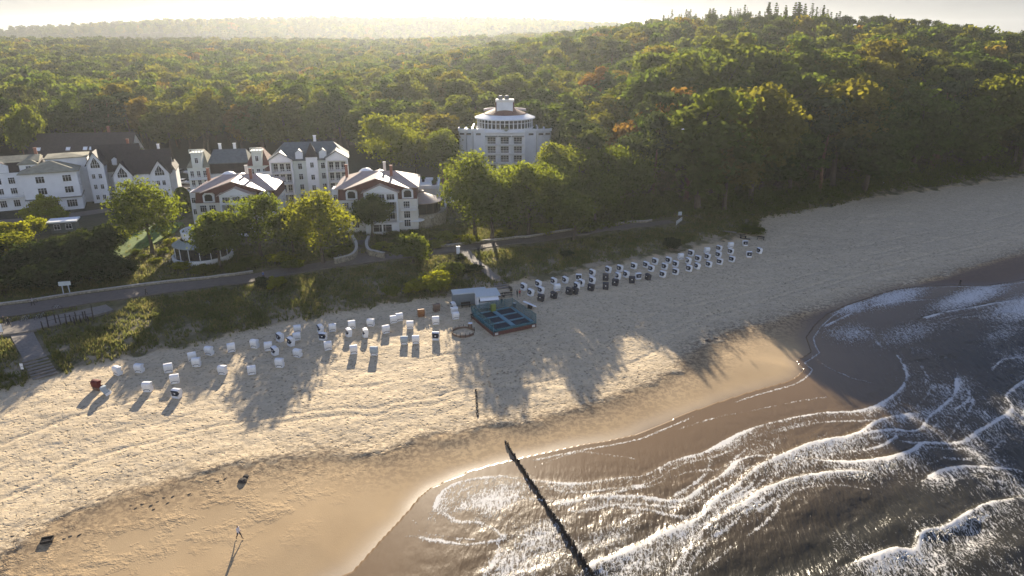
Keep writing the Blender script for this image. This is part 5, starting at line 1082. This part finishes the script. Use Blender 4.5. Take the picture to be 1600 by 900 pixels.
SPECIAL = {(277, 621): 'white hooded beach chair with dark open front and long shadow, nearest the camera at left', (170, 616): 'pale blue grey beach chair tipped beside the dark red one', (153, 608): 'dark red cloth beach chair at the left end', (658, 494): 'orange brown wicker beach chair below the bright dune bush', (682, 486): 'plain brown beach chair left of the kiosk container',
           (1186, 396): 'white and dark beach chair standing alone furthest right', (1170, 402): 'dark lattice fronted beach chair second from the right end', (1164, 384): 'white hooded beach chair nearest the fallen plank path'}
def chair_row(lst, grp, where):
    lst = sorted(lst, key=lambda c: c[0]); cnt = {}
    for px, py, yaw, k in lst:
        x, y, z = at(px, py); cnt[k] = cnt.get(k, 0) + 1
        nm = {'w': 'open white hooded beach chair', 'h': 'white beach chair with dark lattice', 'd': 'all dark closed beach chair', 'g': 'beach chair with pale grey canvas back'}.get(k, 'beach chair')
        lab = SPECIAL.get((px, py)) or '%s, %s from the left %s' % (nm, ORD[cnt[k] - 1], where)
        s_ = 1.0 + .05 * math.sin(px * 12.9)
        if not PUSED[k]: o = PROT[k]; PUSED[k] = True; o.location = (x, y, z - .04); o.rotation_euler = (0, 0, R(yaw))
        else: o = copy_thing(PROT[k], (x, y, z - .04), R(yaw))
        o.scale = (.86, .86, .86 * s_); tag(o, lab, 'beach chair', grp)
        if (px, py) == (170, 616): o.rotation_euler = (R(-20), R(14), R(yaw))
chair_row(LEFTC, 'beach chairs left of the kiosk', 'on the left beach'); chair_row(RIGHTC, 'beach chairs right of the kiosk', 'on the right beach')

# ================================================================== kiosk, jump nets, beach bar things
M_TEAL = mat('teal net frame', (0.03, 0.10, 0.12), 0.6); M_TEALP = mat('pale blue pads', (0.13, 0.27, 0.32), 0.6, noise=0.15); M_BED = mat('dark jump mat', (0.012, 0.022, 0.035), 0.7); M_CONT = mat('grey container', (0.20, 0.23, 0.24), 0.5, noise=0.1)
M_ROOFW = mat('pale kiosk roof', (0.56, 0.60, 0.58), 0.5, noise=0.06)
xk, yk, zk = at(726, 474); v = empty('storage_container', (xk, yk, zk), R(14)); tag(v, 'grey corrugated storage container with white roof beside the jump nets', 'container')
b = MB()
for i in range(26): x = -2.3 + i * .25; b.bx(x, x + .13, -1.28, -1.2, .15, 2.3)
b.bx(-2.3, 4.2, -1.2, 1.2, .1, 2.4); b.build('corrugated_body', M_CONT, v); b = MB(); b.bx(-2.4, 4.3, -1.35, 1.3, 2.4, 2.55); b.build('roof', M_ROOFW, v)
xk, yk, zk = at(762, 482); v = empty('sales_kiosk', (xk, yk, zk), R(14)); tag(v, 'white beach sales kiosk with pale roof and open serving flap', 'kiosk')
b = MB(); b.bx(-2.0, 2.1, -.6, 2.6, .35, 1.5); b.bx(-2.0, 2.1, .3, 2.6, 1.5, 2.7); b.bx(-2.0, -1.8, -.6, .3, 1.5, 2.7); b.build('body', M_FRAME, v)
b = MB(); b.extr([(-.9, 2.72), (2.8, 2.9), (2.8, 3.02), (-.9, 2.84)], 'x', -2.25, 2.35); b.build('roof', M_ROOFW, v)
b = MB(); b.extr([(-.62, 2.66), (-1.5, 2.2), (-1.5, 2.14), (-.62, 2.60)], 'x', -1.7, 1.9); b.build('serving_flap', M_FRAME, v)
b = MB(); b.bx(-1.75, 2.0, .1, .28, 1.52, 2.6); b.build('serving_hatch', M_DWOOD, v)
b = MB(); b.bx(-1.9, 2.0, -.613, -.603, .9, .96); b.bx(-1.9, 2.0, -.613, -.603, .55, .6); b.build('trim_line', M_IRON, v)
for x in (-1.4, 1.4):
    b = MB(); b.T = Matrix.Translation((x, -.3, .32)) @ Matrix.Rotation(math.pi / 2, 4, 'Y'); b.lathe([(.0, -.12), (.32, -.12), (.32, .12), (0, .12)], (0, 0, 0), 14); b.build('wheel', M_BLACK, v)
# seven white lounger like stacks, cool box
corners = [np.array(at(*p)[:2]) for p in ((771, 526), (838, 512), (744, 495))]
c0, cR, cL = corners; ex = cR - c0; ey = cL - c0; LX, LY = float(np.linalg.norm(ex)), float(np.linalg.norm(ey)); rz = math.atan2(ex[1], ex[0]); LY = max(LY, 7.5)
v = empty('jump_arena', (c0[0], c0[1], H(*c0)), rz); tag(v, 'teal netted trampoline arena with six dark jump mats on red brown base', 'trampoline'); print('arena', LX, LY)
b = MB(); b.bx(0, LX, 0, LY, .05, .75); b.build('base_frame', mat('red brown boards', (.12, .045, .035), .8, noise=.3), v)
b = MB(); b.bx(.05, LX - .05, .05, LY - .05, .75, .82); b.build('deck', M_TEAL, v)
nx, ny = 2, 3; mw = (LX - .9) / nx; mh = (LY - .6) / ny
for i in range(nx):
    for j in range(ny):
        b = MB(); b.bx(.5 + i * mw + .35, .5 + (i + 1) * mw - .35, .35 + j * mh + .28, .35 + (j + 1) * mh - .28, .824, .86); b.build('jump_mat', M_BED, v)
b = MB()
for i in range(nx + 1): x = .5 + i * mw; b.bx(x - (.22 if i != 1 else .4), x + (.22 if i != 1 else .4), .25, LY - .25, .824, 1.0)
b.build('long_pad', M_TEALP, v); b = MB()
for j in range(ny + 1):
    y = .35 + j * mh
    for i in range(nx): b.bx(.5 + i * mw + .42, .5 + (i + 1) * mw - .42, y - .17, y + .17, .824, .98)
b.build('cross_pad', M_TEALP, v)
for x in np.linspace(.04, LX - .04, 6):
    for y in (.04, LY - .04):
        if y < 1 and x > .2 and x < LX - .2: continue
        b = MB(); b.tube((x, y, 0), (x, y, 2.7), .05, n=6); b.build('net_pole', M_TEAL, v)
for x in (.04, LX - .04):
    for y in np.linspace(1.5, LY - 1.5, 3): b = MB(); b.tube((x, y, 0), (x, y, 2.7), .05, n=6); b.build('net_pole', M_TEAL, v)
n_ = NT('teal safety net'); tcn = n_.n('TexCoord').outputs['Object']; w1 = n_.n('TexNoise', i_Scale=2.0); n_.b.inputs['Base Color'].default_value = (.035, .15, .18, 1); n_.b.inputs['Alpha'].default_value = .42; n_.b.inputs['Roughness'].default_value = .8
for nm, a_ in (('net', (0, .04, LY - .03, LY - .01)), ):
    b = MB(); b.bx(.04, LX - .04, LY - .03, LY - .01, .85, 2.6); b.build('safety_net', n_.m, v)
for x in (.03, LX - .05): b = MB(); b.bx(x, x + .02, .04, LY - .04, .85, 2.6); b.build('safety_net', n_.m, v)
b = MB(); b.bx(.1, LX - .1, .0, .02, .85, 1.35); b.build('safety_net', n_.m, v)
b = MB(); b.bx(LX / 2 - .5, LX / 2 + .4, LY - .8, LY - .3, 1.0, 2.3); b.build('ladder_gate', mat('lime green panel', (.22, .26, .05), .6), v)
for x in (.3, LX - .9): b = MB(); b.bx(x, x + .6, -.06, -.01, .2, .6); b.build('corner_plate', M_STRIPE, v)
# low round wicker pen and its posts
x, y, z = at(724, 520); v = empty('sand_pen', (x, y, z)); tag(v, 'low round woven pen of sand left of the trampoline arena', 'pen')
b = MB(); b.lathe([(2.0, -.2), (2.0, .36), (1.9, .36), (1.9, -.2)], (0, 0, 0), 28, R(20), R(340)); b.build('woven_wall', M_BRN, v)
for t_ in range(0, 340, 24): b = MB(); q = R(20 + t_); b.tube((2.0 * math.cos(q), 2.0 * math.sin(q), -.3), (2.0 * math.cos(q), 2.0 * math.sin(q), .75), .045, n=5); b.build('stake', M_DWOOD, v)
def high_table(px, py, lab):
    x, y, z = at(px, py); v = empty('standing_table', (x, y, z)); tag(v, lab, 'table'); b = MB(); b.lathe([(0, 1.1), (.42, 1.1), (.42, 1.15), (0, 1.16)], (0, 0, 0), 16); b.build('tabletop', M_FRAME, v)
    b = MB(); b.lathe([(.30, 0), (.36, .4), (.30, 1.095), (0, 1.095)], (0, 0, 0), 12); b.build('barrel', M_BRN, v)
high_table(735, 514, 'barrel standing table with white round top by the sand pen'); high_table(804, 482, 'barrel standing table with white round top behind the trampoline arena')
x, y, z = at(828, 482); v = empty('tilted_lounger', (x, y, z), R(-30)); tag(v, 'long white board tilted on a dark stand right of the arena', 'lounger')
b = MB(); b.T = Matrix.Translation((0, 0, .9)) @ Matrix.Rotation(R(12), 4, 'Y'); b.prism([(-1.5, -.1), (-1.2, -.28), (1.1, -.25), (1.5, 0), (1.1, .25), (-1.2, .28), (-1.5, .1)], -.04, .05); b.build('board', M_FRAME, v); b = MB(); b.bx(-.4, .4, -.25, .25, 0, .75); b.build('stand', M_DWOOD, v)
def bench(px, py, yaw, lab):
    x, y, z = at(px, py); v = empty('bench', (x, y, z), R(yaw)); tag(v, lab, 'bench')
    b = MB()
    for i in range(3): b.bx(-.9, .9, -.25 + i * .17, -.12 + i * .17, .42, .46)
    b.build('seat', M_DWOOD, v); b = MB(); b.bx(-.9, .9, .26, .30, .6, .8); b.bx(-.9, .9, .28, .32, .83, .95); b.build('backrest', M_DWOOD, v)
    for s_ in (-.75, .75): b = MB(); b.bx(s_ - .04, s_ + .04, -.22, .25, 0, .42); b.bx(s_ - .03, s_ + .03, .25, .31, 0, .95); b.build('leg', M_DWOOD, v)
bench(728, 480, 14, 'dark bench before the grey container'); bench(782, 466, 40, 'dark bench behind the white kiosk roof'); bench(794, 464, 10, 'dark bench just right of the short boarded steps'); bench(798, 453, 100, 'dark bench at the dune foot near the first right beach chair')

# dinghies / dark things on the far right end
def plank(px0, px1, w, lab, m=M_WOOD):
    a_ = g2(*px0); c_ = g2(*px1); d = c_ - a_; L_ = float(np.linalg.norm(d)); x, y = (a_ + c_) / 2; o = MB(); o.box((0, 0, .12), (L_, w, .12)); q = o.build('plank_path', m); q.location = (x, y, H(x, y)); q.rotation_euler = (0, 0, math.atan2(d[1], d[0])); tag(q, lab, 'plank')
plank((1106, 357), (1150, 369), .9, 'long pale plank laid down the end of the grass bank'); plank((1152, 370), (1172, 375), .5, 'short dark plank at the foot of the grass bank', M_DWOOD)
bench(1161, 372, 20, 'dark bench at the end of the plank path'); bench(1188, 375, -30, 'dark bench alone beyond the plank path')

# ================================================================== groynes: every post
def posts(px0, px1, n, lab, grp, h0, h1, extra=0.0, r=.12):
    a_ = flat(*px0); c_ = flat(*px1); rng = random.Random(3); protos = []
    for k in range(5):
        b = MB(); b.lathe([(r, -1.5), (r * .95, 0), (r * .9, h0 * .8), (r * .7, h0), (0, h0 * (1.02))], (0, 0, 0), 7); o = b.build('groyne_post', M_DWOOD, None, True); protos.append(o)
    for i in range(n):
        f = i / (n - 1); x = a_[0] + (c_[0] - a_[0]) * f + rng.uniform(-.07, .07); y = a_[1] + (c_[1] - a_[1]) * f + rng.uniform(-.07, .07)
        if i < 5: o = protos[i]
        else: o = protos[rng.randrange(5)].copy(); COL.objects.link(o)
        o.location = (x, y, H(x, y) if H(x, y) > 0 else 0); o.rotation_euler = (rng.uniform(-.06, .06), rng.uniform(-.06, .06), rng.uniform(0, 6)); s_ = (1 + (h1 / h0 - 1) * f) * rng.uniform(.75, 1.2); o.scale = (1, 1, s_); tag(o, lab, 'post', grp)
posts((790, 694), (934, 914), 74, 'dark weathered groyne post in the long row running into the surf', 'posts of the long groyne', .45, .8)
posts((744, 619), (746, 657), 17, 'short dark timber stump in the sunken row on the dry sand', 'stumps of the buried groyne', .32, .30, r=.14)
# ================================================================== wrack, stones, branch
M_ROCK = mat('dark stone', (.06, .05, .042), .9, noise=.4, scale=4, bump=.08)
def stone(px, py, s_, lab, name='stone', flatness=.6):
    rng = np.random.default_rng(int(px * 7 + py)); bm = bmesh.new(); bmesh.ops.create_icosphere(bm, subdivisions=2, radius=s_)
    for w_ in bm.verts: w_.co *= 1 + .35 * (rng.random() - .5); w_.co.z *= flatness
    me = bpy.data.meshes.new(name); bm.to_mesh(me); bm.free(); me.materials.append(M_ROCK); o = link(bpy.data.objects.new(name, me)); x, y, z = at(px, py); o.location = (x, y, z + s_ * .1); tag(o, lab, 'stone'); return o
stone(379, 752, .5, 'dark boulder in a scour hollow on the berm'); stone(384, 745, .35, 'smaller dark stone touching the boulder on the berm'); stone(1108, 534, .8, 'dark heap of weed and stone on the berm at right', flatness=.35); stone(1118, 530, .5, 'low dark weed lump beside the right heap', flatness=.4)
x, y, z = at(74, 846); v = empty('driftwood_box', (x, y, z), .35); tag(v, 'broken dark wooden fish box half buried in the sand', 'box'); b = MB(); b.bx(-.55, .55, -.38, -.30, 0, .32); b.bx(-.55, .55, .30, .38, 0, .38); b.build('long_side', M_DWOOD, v); b = MB(); b.bx(-.55, -.48, -.30, .30, 0, .34); b.bx(.48, .55, -.30, .30, 0, .30); b.build('short_side', M_DWOOD, v); b = MB(); b.bx(-.48, .48, -.30, .30, .0, .06); b.build('bottom', M_DWOOD, v)
b = MB(); a_ = at(-6, 874); c_ = at(36, 865); p = Vector((a_[0], a_[1], a_[2] + .06)); q = Vector((c_[0], c_[1], c_[2] + .10)); mid = (p + q) / 2 + Vector((0, .15, .05)); b.tube(p, mid, .06, .045); b.tube(mid, q, .045, .02); b.tube(mid, mid + Vector((.5, .5, .12)), .025, .01); o = b.build('branch', M_DWOOD); tag(o, 'long thin bare branch lying on the sand at lower left', 'branch')
WR = [(204, 790), (212, 794), (222, 788), (236, 790), (246, 784), (256, 778), (270, 776), (281, 768), (290, 762), (297, 756), (306, 752), (240, 796), (262, 786), (276, 762), (312, 756), (296, 772), (340, 752), (352, 748), (100, 842), (110, 838), (124, 836), (234, 776), (318, 748), (286, 756), (178, 778), (168, 784), (150, 792), (20, 838), (34, 834), (55, 826)]
for i, (px, py) in enumerate(WR):
    o = stone(px, py, .22 + .12 * ((i * 37) % 7) / 7, 'small dark clump of seaweed wrack strewn along the lower berm', 'seaweed_clump', .35); o['group'] = 'seaweed clumps along the berm'; o['category'] = 'seaweed'; o.scale = (.75, .32, .45); o.rotation_euler = (0, 0, .5 + .6 * math.sin(i * 2.3))

# ================================================================== street furniture
def parasol(px, py, r, h, lab, m=None):
    x, y, z = at(px, py); v = empty('parasol', (x, y, z)); tag(v, lab, 'parasol'); b = MB(); b.lathe([(r, h - .55), (r * .98, h - .45), (.1, h), (0, h)], (0, 0, 0), 14); b.build('canopy', m or M_FRAME, v); b = MB(); b.tube((0, 0, 0), (0, 0, h - .1), .04); b.build('pole', M_IRON, v); b = MB(); b.bx(-.4, .4, -.4, .4, 0, .1); b.build('base', M_PAVE, v)
parasol(622, 359, 2.1, 2.9, 'large white parasol at the left foot of the stone pavilion base'); parasol(651, 358, 2.1, 2.9, 'large white parasol right of the first one before the stone base'); parasol(695, 322, 2.2, 3.0, 'rear white parasol on the terrace right of the round pavilion'); parasol(706, 328, 2.1, 3.0, 'front white parasol on the terrace beside the tall tree')
# cabinets, signs
x, y, z = at(716, 397); v = empty('info_column', (x, y, z), .1); tag(v, 'white upright information column at the top of the boardwalk', 'sign'); b = MB(); b.bx(-.38, .38, -.14, .14, 0, 1.75); b.build('panel', M_FRAME, v); b = MB(); b.bx(-.42, .42, -.18, .18, -.3, .08); b.bx(-.42, .42, -.18, .18, 1.75, 1.83); b.build('frame', M_IRON, v)
x, y, z = at(105, 461); v = empty('park_sign', (x, y, z), .3); tag(v, 'pale board sign on two splayed legs beside the left promenade', 'sign'); b = MB(); b.bx(-1.0, 1.0, -.05, .05, 1.9, 2.7); b.build('board', M_ROOFW, v)
for s_ in (-.5, .5): b = MB(); b.tube((s_ * 1.1, 0, -.2), (s_, 0, 1.9), .09); b.build('leg', M_ROOFW, v)
x, y, z = at(37, 584); v = empty('notice_board', (x, y, z), .1); tag(v, 'small white notice plates on a post beside the left beach steps', 'sign'); b = MB(); b.bx(-.22, .22, -.03, .0, 1.2, 1.7); b.bx(-.2, .2, -.03, .0, .75, 1.12); b.build('plate', M_FRAME, v); b = MB(); b.tube((0, .03, -.2), (0, .03, 1.75), .04); b.build('post', M_IRON, v)
x, y, z = at(1, 524); v = empty('notice_sign', (x, y, z), .1); tag(v, 'white notice panel at the left edge on the viewing terrace', 'sign'); b = MB(); b.bx(-.6, .5, -.04, .04, .6, 2.0); b.build('panel', M_FRAME, v); b = MB(); b.tube((-.5, 0, -.2), (-.5, 0, .6), .05); b.tube((.4, 0, -.2), (.4, 0, .6), .05); b.build('post', M_IRON, v)
x, y, z = at(1061, 348); v = empty('path_railing', (x, y, z), R(60)); tag(v, 'short white railing at the end of the promenade', 'railing'); b = MB()
for i in range(7): b.bx(-2.4 + i * .8 - .04, -2.4 + i * .8 + .04, -.04, .04, -.2, 1.0)
b.build('upright', M_FRAME, v); b = MB(); b.bx(-2.5, 2.5, -.03, .03, .9, 1.0); b.bx(-2.5, 2.5, -.03, .03, .45, .53); b.build('rail', M_FRAME, v)
x, y, z = at(1062, 341); v = empty('notice_sign', (x, y, z), .1); tag(v, 'small pale notice panel behind the white railing', 'sign'); b = MB(); b.bx(-.5, .5, -.04, .04, .8, 1.8); b.build('panel', M_ROOFW, v); b = MB(); b.tube((0, .06, -.2), (0, .06, 1.7), .05); b.build('post', M_IRON, v)
x, y, z = at(1379, 292); v = empty('marker_post', (x, y, z)); tag(v, 'white marker post at the wood edge above right beach', 'post'); b = MB(); b.tube((0, 0, -.2), (0, 0, 1.6), .07); b.build('shaft', M_IRON, v); b = MB(); b.bx(-.25, .25, -.1, -.07, 1.3, 1.9); b.build('plate', M_FRAME, v)
# play posts and ropes at left
PL = [(76, 512, 2.2), (88, 506, 1.8), (95, 507, 1.9), (104, 506, 1.8), (112, 505, 1.6), (120, 503, 1.9), (127, 506, 1.5), (135, 503, 2.0), (140, 505, 1.4), (146, 500, 2.9), (118, 508, 1.5), (131, 500, 1.6), (68, 516, 1.6)]
for i, (px, py, h) in enumerate(PL):
    x, y, z = at(px, py); b = MB(); b.tube((0, 0, -.3), (.12 * math.sin(i * 3), .1 * math.cos(i * 2), h), .10, .085, 7); o = b.build('play_post', M_DWOOD); o.location = (x, y, z); tag(o, 'dark wooden play post by the boarded terrace, %s from the left' % ORD[sorted(q[0] for q in PL).index(px)], 'post', 'play posts beside the boarded terrace')
b = MB(); pts = [at(*p[:2]) for p in (PL[0], PL[2], PL[5], PL[9])]
for p, q in zip(pts[:-1], pts[1:]): b.tube((p[0], p[1], p[2] + 1.2), (q[0], q[1], q[2] + 1.2), .035, n=5)
tag(b.build('climbing_rope', M_DWOOD), 'slack dark rope strung between the play posts', 'rope')
# bicycles
def torus(b, c, r, t, n=14, k=5):
    vs = []; fs = []
    for i in range(n):
        a_ = 2 * math.pi * i / n
        for j in range(k): q = 2 * math.pi * j / k; vs.append((c[0] + (r + t * math.cos(q)) * math.cos(a_), c[1] + t * math.sin(q), c[2] + (r + t * math.cos(q)) * math.sin(a_)))
    for i in range(n):
        for j in range(k): fs.append((i * k + j, i * k + (j + 1) % k, ((i + 1) % n) * k + (j + 1) % k, ((i + 1) % n) * k + j))
    b._add(vs, fs)
BIKE = [None]; M_SILV = mat('bicycle paint', (.35, .36, .36), .4, metal=.4)
def bicycle(px, py, yaw, lab):
    x, y, z = at(px, py)
    if BIKE[0] is None:
        v = empty('bicycle')
        for s_ in (-.52, .52): b = MB(); torus(b, (s_, 0, .34), .31, .03); w_ = b.build('wheel', M_BLACK, v)
        b = MB(); P = {'r': (-.52, 0, .34), 'b': (-.1, 0, .3), 's': (-.22, 0, .82), 'h': (.36, 0, .86), 'f': (.52, 0, .34)}
        for a_, c_ in (('r', 'b'), ('b', 's'), ('s', 'r'), ('b', 'h'), ('s', 'h'), ('h', 'f')): b.tube(P[a_], P[c_], .025, n=5)
        b.build('frame', M_SILV, v); b = MB(); b.tube((.36, 0, .86), (.33, 0, 1.02), .02); b.tube((.3, -.27, 1.03), (.3, .27, 1.03), .02); b.build('handlebar', M_IRON, v); b = MB(); b.bx(-.34, -.10, -.07, .07, .88, .94); b.tube((-.22, 0, .82), (-.22, 0, .88), .02); b.build('saddle', M_BLACK, v); learn(v); BIKE[0] = v
    else: v = copy_thing(BIKE[0])
    v.location = (x, y, z + .08); v.rotation_euler = (R(6), 0, R(yaw)); tag(v, lab, 'bicycle', 'parked bicycles')
for px, py, yw, lab in [(592, 402, 10, 'bicycle leaning against the right curved stone wall'), (531, 404, 15, 'bicycle against the left curved stone wall, by the bright lamp'), (541, 409, 100, 'bicycle ridden along the promenade by the left stone wall'), (38, 502, 80, 'leftmost bicycle parked on the boarded terrace'), (44, 501, 82, 'second bicycle from left parked on the boarded terrace'), (60, 499, 80, 'third bicycle from left parked on the boarded terrace'), (67, 497, 85, 'fourth bicycle on the boarded terrace, nearest the play posts'), (14, 506, 70, 'bicycle at the outer left end of the boarded terrace'), (90, 484, 12, 'dark bicycle lying at the promenade edge'), (52, 474, 5, 'bicycle passing on the left promenade')]: bicycle(px, py, yw, lab)
# parked cars
def car(px, py, yaw, colr, lab):
    x, y, z = at(px, py); v = empty('parked_car', (x, y, z + .1), R(yaw)); tag(v, lab, 'car', 'cars parked behind the hotels')
    mm = mat('car paint', colr, .3, metal=.2, noise=.03); b = MB(); b.extr([(-2.15, .3), (-2.2, .7), (-1.95, .92), (-.9, .98), (-.9, .98), (1.6, 1.0), (2.1, .9), (2.15, .35)], 'y', -.88, .88); b.build('body', mm, v, bevel=.05)
    b = MB(); b._add([(-1.0, -.8, .98), (1.6, -.8, .99), (1.6, .8, .99), (-1.0, .8, .98), (-.35, -.66, 1.45), (1.1, -.66, 1.45), (1.1, .66, 1.45), (-.35, .66, 1.45)], [(0, 1, 5, 4), (1, 2, 6, 5), (2, 3, 7, 6), (3, 0, 4, 7)]); b.build('windows', M_GLASS, v); b = MB(); b.bx(-.38, 1.13, -.68, .68, 1.45, 1.5); b.build('roof', mm, v)
    for wx_ in (-1.35, 1.35):
        for s_ in (-.82, .82): b = MB(); b.T = Matrix.Translation((wx_, s_, .32)) @ Matrix.Rotation(math.pi / 2, 4, 'X'); b.lathe([(0, -.1), (.32, -.1), (.32, .1), (0, .1)], (0, 0, 0), 12); b.build('wheel', M_BLACK, v)
car(285, 288, 80, (.65, .65, .66), 'white car parked on the left of the parking court'); car(299, 287, 80, (.35, .37, .40), 'grey car parked second on the parking court'); car(300, 301, 75, (.7, .7, .7), 'white car parked nearest the pink roofed wing'); car(281, 272, 70, (.12, .13, .15), 'dark car parked at the back of the court'); car(298, 271, 70, (.5, .5, .5), 'silver car parked at the back of the court')
car(140, 437, 15, (.10, .11, .11), 'dark small service vehicle half hidden at the hedge by left promenade')
# ================================================================== people
def person(px, py, yaw, lab, shirt, trousers, skin=(.45, .28, .2), hair=(.05, .035, .025), walk=.3, h=1.74, sit=False):
    """one continuous skinned figure"""
    x, y, z = at(px, py) if py < 830 or px > 600 else at(px, py)
    k = h / 1.74; me = bpy.data.meshes.new('person'); W_ = walk
    J = [((0, 0, .95), .125), ((0, .0, 1.15), .115), ((0, .01, 1.36), .13), ((0, .0, 1.47), .055), ((0, -.01, 1.54), .06), ((0, -.02, 1.64), .095), ((0, -.01, 1.71), .07),
         ((.17, .0, 1.40), .065), ((.23, W_ * .25, 1.15), .045), ((.22, -W_ * .1 - .08, .92), .035), ((.22, -W_ * .1 - .12, .84), .03),
         ((-.17, .0, 1.40), .065), ((-.23, -W_ * .3, 1.15), .045), ((-.22, -W_ * .8 - .05, .95), .035), ((-.22, -W_ * .9 - .08, .87), .03),
         ((.10, 0, .88), .10), ((.11, -W_ * .7, .50), .065), ((.11, -W_ * 1.15, .09), .042), ((.11, -W_ * 1.15 - .16, .05), .035),
         ((-.10, 0, .88), .10), ((-.11, W_ * .35, .50), .065), ((-.11, W_ * 1.2, .12), .042), ((-.11, W_ * 1.2 - .15, .05), .035)]
    E = [(0, 1), (1, 2), (2, 3), (3, 4), (4, 5), (5, 6), (2, 7), (7, 8), (8, 9), (9, 10), (2, 11), (11, 12), (12, 13), (13, 14), (0, 15), (15, 16), (16, 17), (17, 18), (0, 19), (19, 20), (20, 21), (21, 22)]
    me.from_pydata([tuple(c * k for c in j[0]) for j in J], E, []); me.update(); o = bpy.data.objects.new('person', me); COL.objects.link(o)
    sk = o.modifiers.new('s', 'SKIN'); sk.use_smooth_shade = True
    for i, j in enumerate(J): me.skin_vertices[0].data[i].radius = (j[1] * k, j[1] * k)
    me.skin_vertices[0].data[0].use_root = True; o.modifiers.new('d', 'SUBSURF').levels = 1
    dg_ = bpy.context.evaluated_depsgraph_get(); m2 = bpy.data.meshes.new_from_object(o.evaluated_get(dg_)); o.modifiers.clear(); o.data = m2
    root = empty('person', (x, y, z), R(yaw)); tag(root, lab, 'person'); o.name = 'body'; o.parent = root
    ms = [mat('skin', skin, .6, noise=.02), mat('shirt', shirt, .85, noise=.05), mat('trousers', trousers, .85, noise=.05), M_BLACK, mat('hair', hair, .8)]
    m2.materials.clear()
    for q in ms: m2.materials.append(q)
    for p in m2.polygons:
        c = p.center / k; arm = abs(c.x) > .185 and c.z < 1.08 and c.z > .8
        p.material_index = 4 if c.z > 1.60 and (c.y > -.045 or c.z > 1.69) else 0 if c.z > 1.46 or (arm and c.z < .96) else 1 if c.z > .93 or (arm) else 3 if c.z < .07 else 2
    return root
person(374, 842, 72, 'person in white shirt and dark trousers walking alone on the wet sand with long shadow', (.75, .73, .72), (.035, .03, .035), walk=.27)
person(1499, 447, 20, 'person in dark clothes wading at the water edge at right', (.02, .02, .025), (.02, .02, .02), walk=.12)
person(229, 462, 100, 'person in dark clothes walking on the promenade above the dunes', (.03, .03, .035), (.03, .03, .03), walk=.2)
person(52, 478, 90, 'person with pale top on the left promenade', (.4, .38, .36), (.03, .03, .03), walk=.2)
person(412, 436, 60, 'person in blue top at the brilliant bush on the promenade', (.08, .12, .30), (.03, .03, .04), walk=.15)
person(808, 465, 120, 'person in black holding red cloth behind the arena', (.02, .02, .02), (.02, .02, .02), walk=.05)
person(812, 464, 200, 'person in red top beside the person in black', (.35, .04, .03), (.05, .03, .03), walk=.05, h=1.6)
person(8, 508, 30, 'person in dark clothes at the left end of the boarded terrace', (.03, .03, .03), (.03, .03, .035), walk=.08)
person(15, 510, 60, 'person in black jacket second from left on the boarded terrace', (.02, .02, .02), (.03, .03, .035), walk=.08)
person(784, 478, 20, 'person in black standing at the kiosk corner', (.02, .02, .025), (.02, .02, .02), walk=.05)
person(737, 500, -20, 'short person in black between the arena and the sand pen', (.02, .02, .022), (.02, .02, .02), walk=.05, h=1.5)
# gull over the wood
b = MB(); b.T = Matrix.Identity(4)
for s_ in (-1, 1): b._add([(0, -.08, 0), (0, .10, 0), (s_ * .35, .08, .14), (s_ * .35, -.10, .14), (s_ * .75, .10, .05), (s_ * .75, -.02, .05), (0, -.08, -.04), (0, .10, -.04), (s_ * .35, .08, .11), (s_ * .35, -.10, .11)], [(0, 1, 2, 3), (3, 2, 4, 5), (6, 9, 8, 7), (9, 5, 4, 8), (0, 3, 9, 6), (3, 5, 9), (1, 7, 8, 2), (2, 8, 4)])
b.build('tmp', M_FRAME); wing = bpy.data.objects['tmp']; wing.name = 'wings'
gl_ = MB(); gl_.lathe([(0, -.3), (.05, -.26), (.09, -.1), (.09, .08), (.04, .22), (.06, .30), (0, .34)], (0, 0, 0), 8); gb = gl_.build('body', M_FRAME, None, True); gb.rotation_euler = (R(90), 0, 0)
gx_, gy_ = ray(1067, 202)[0], ray(1067, 202)[1]; dd_ = ray(1067, 202); t_ = 150 / dd_[1]; v = empty('seagull', (dd_[0] * t_, dd_[1] * t_, CAMZ + dd_[2] * t_), R(60)); tag(v, 'white gull gliding in front of the wooded hillside', 'bird'); wing.parent = v; gb.parent = v
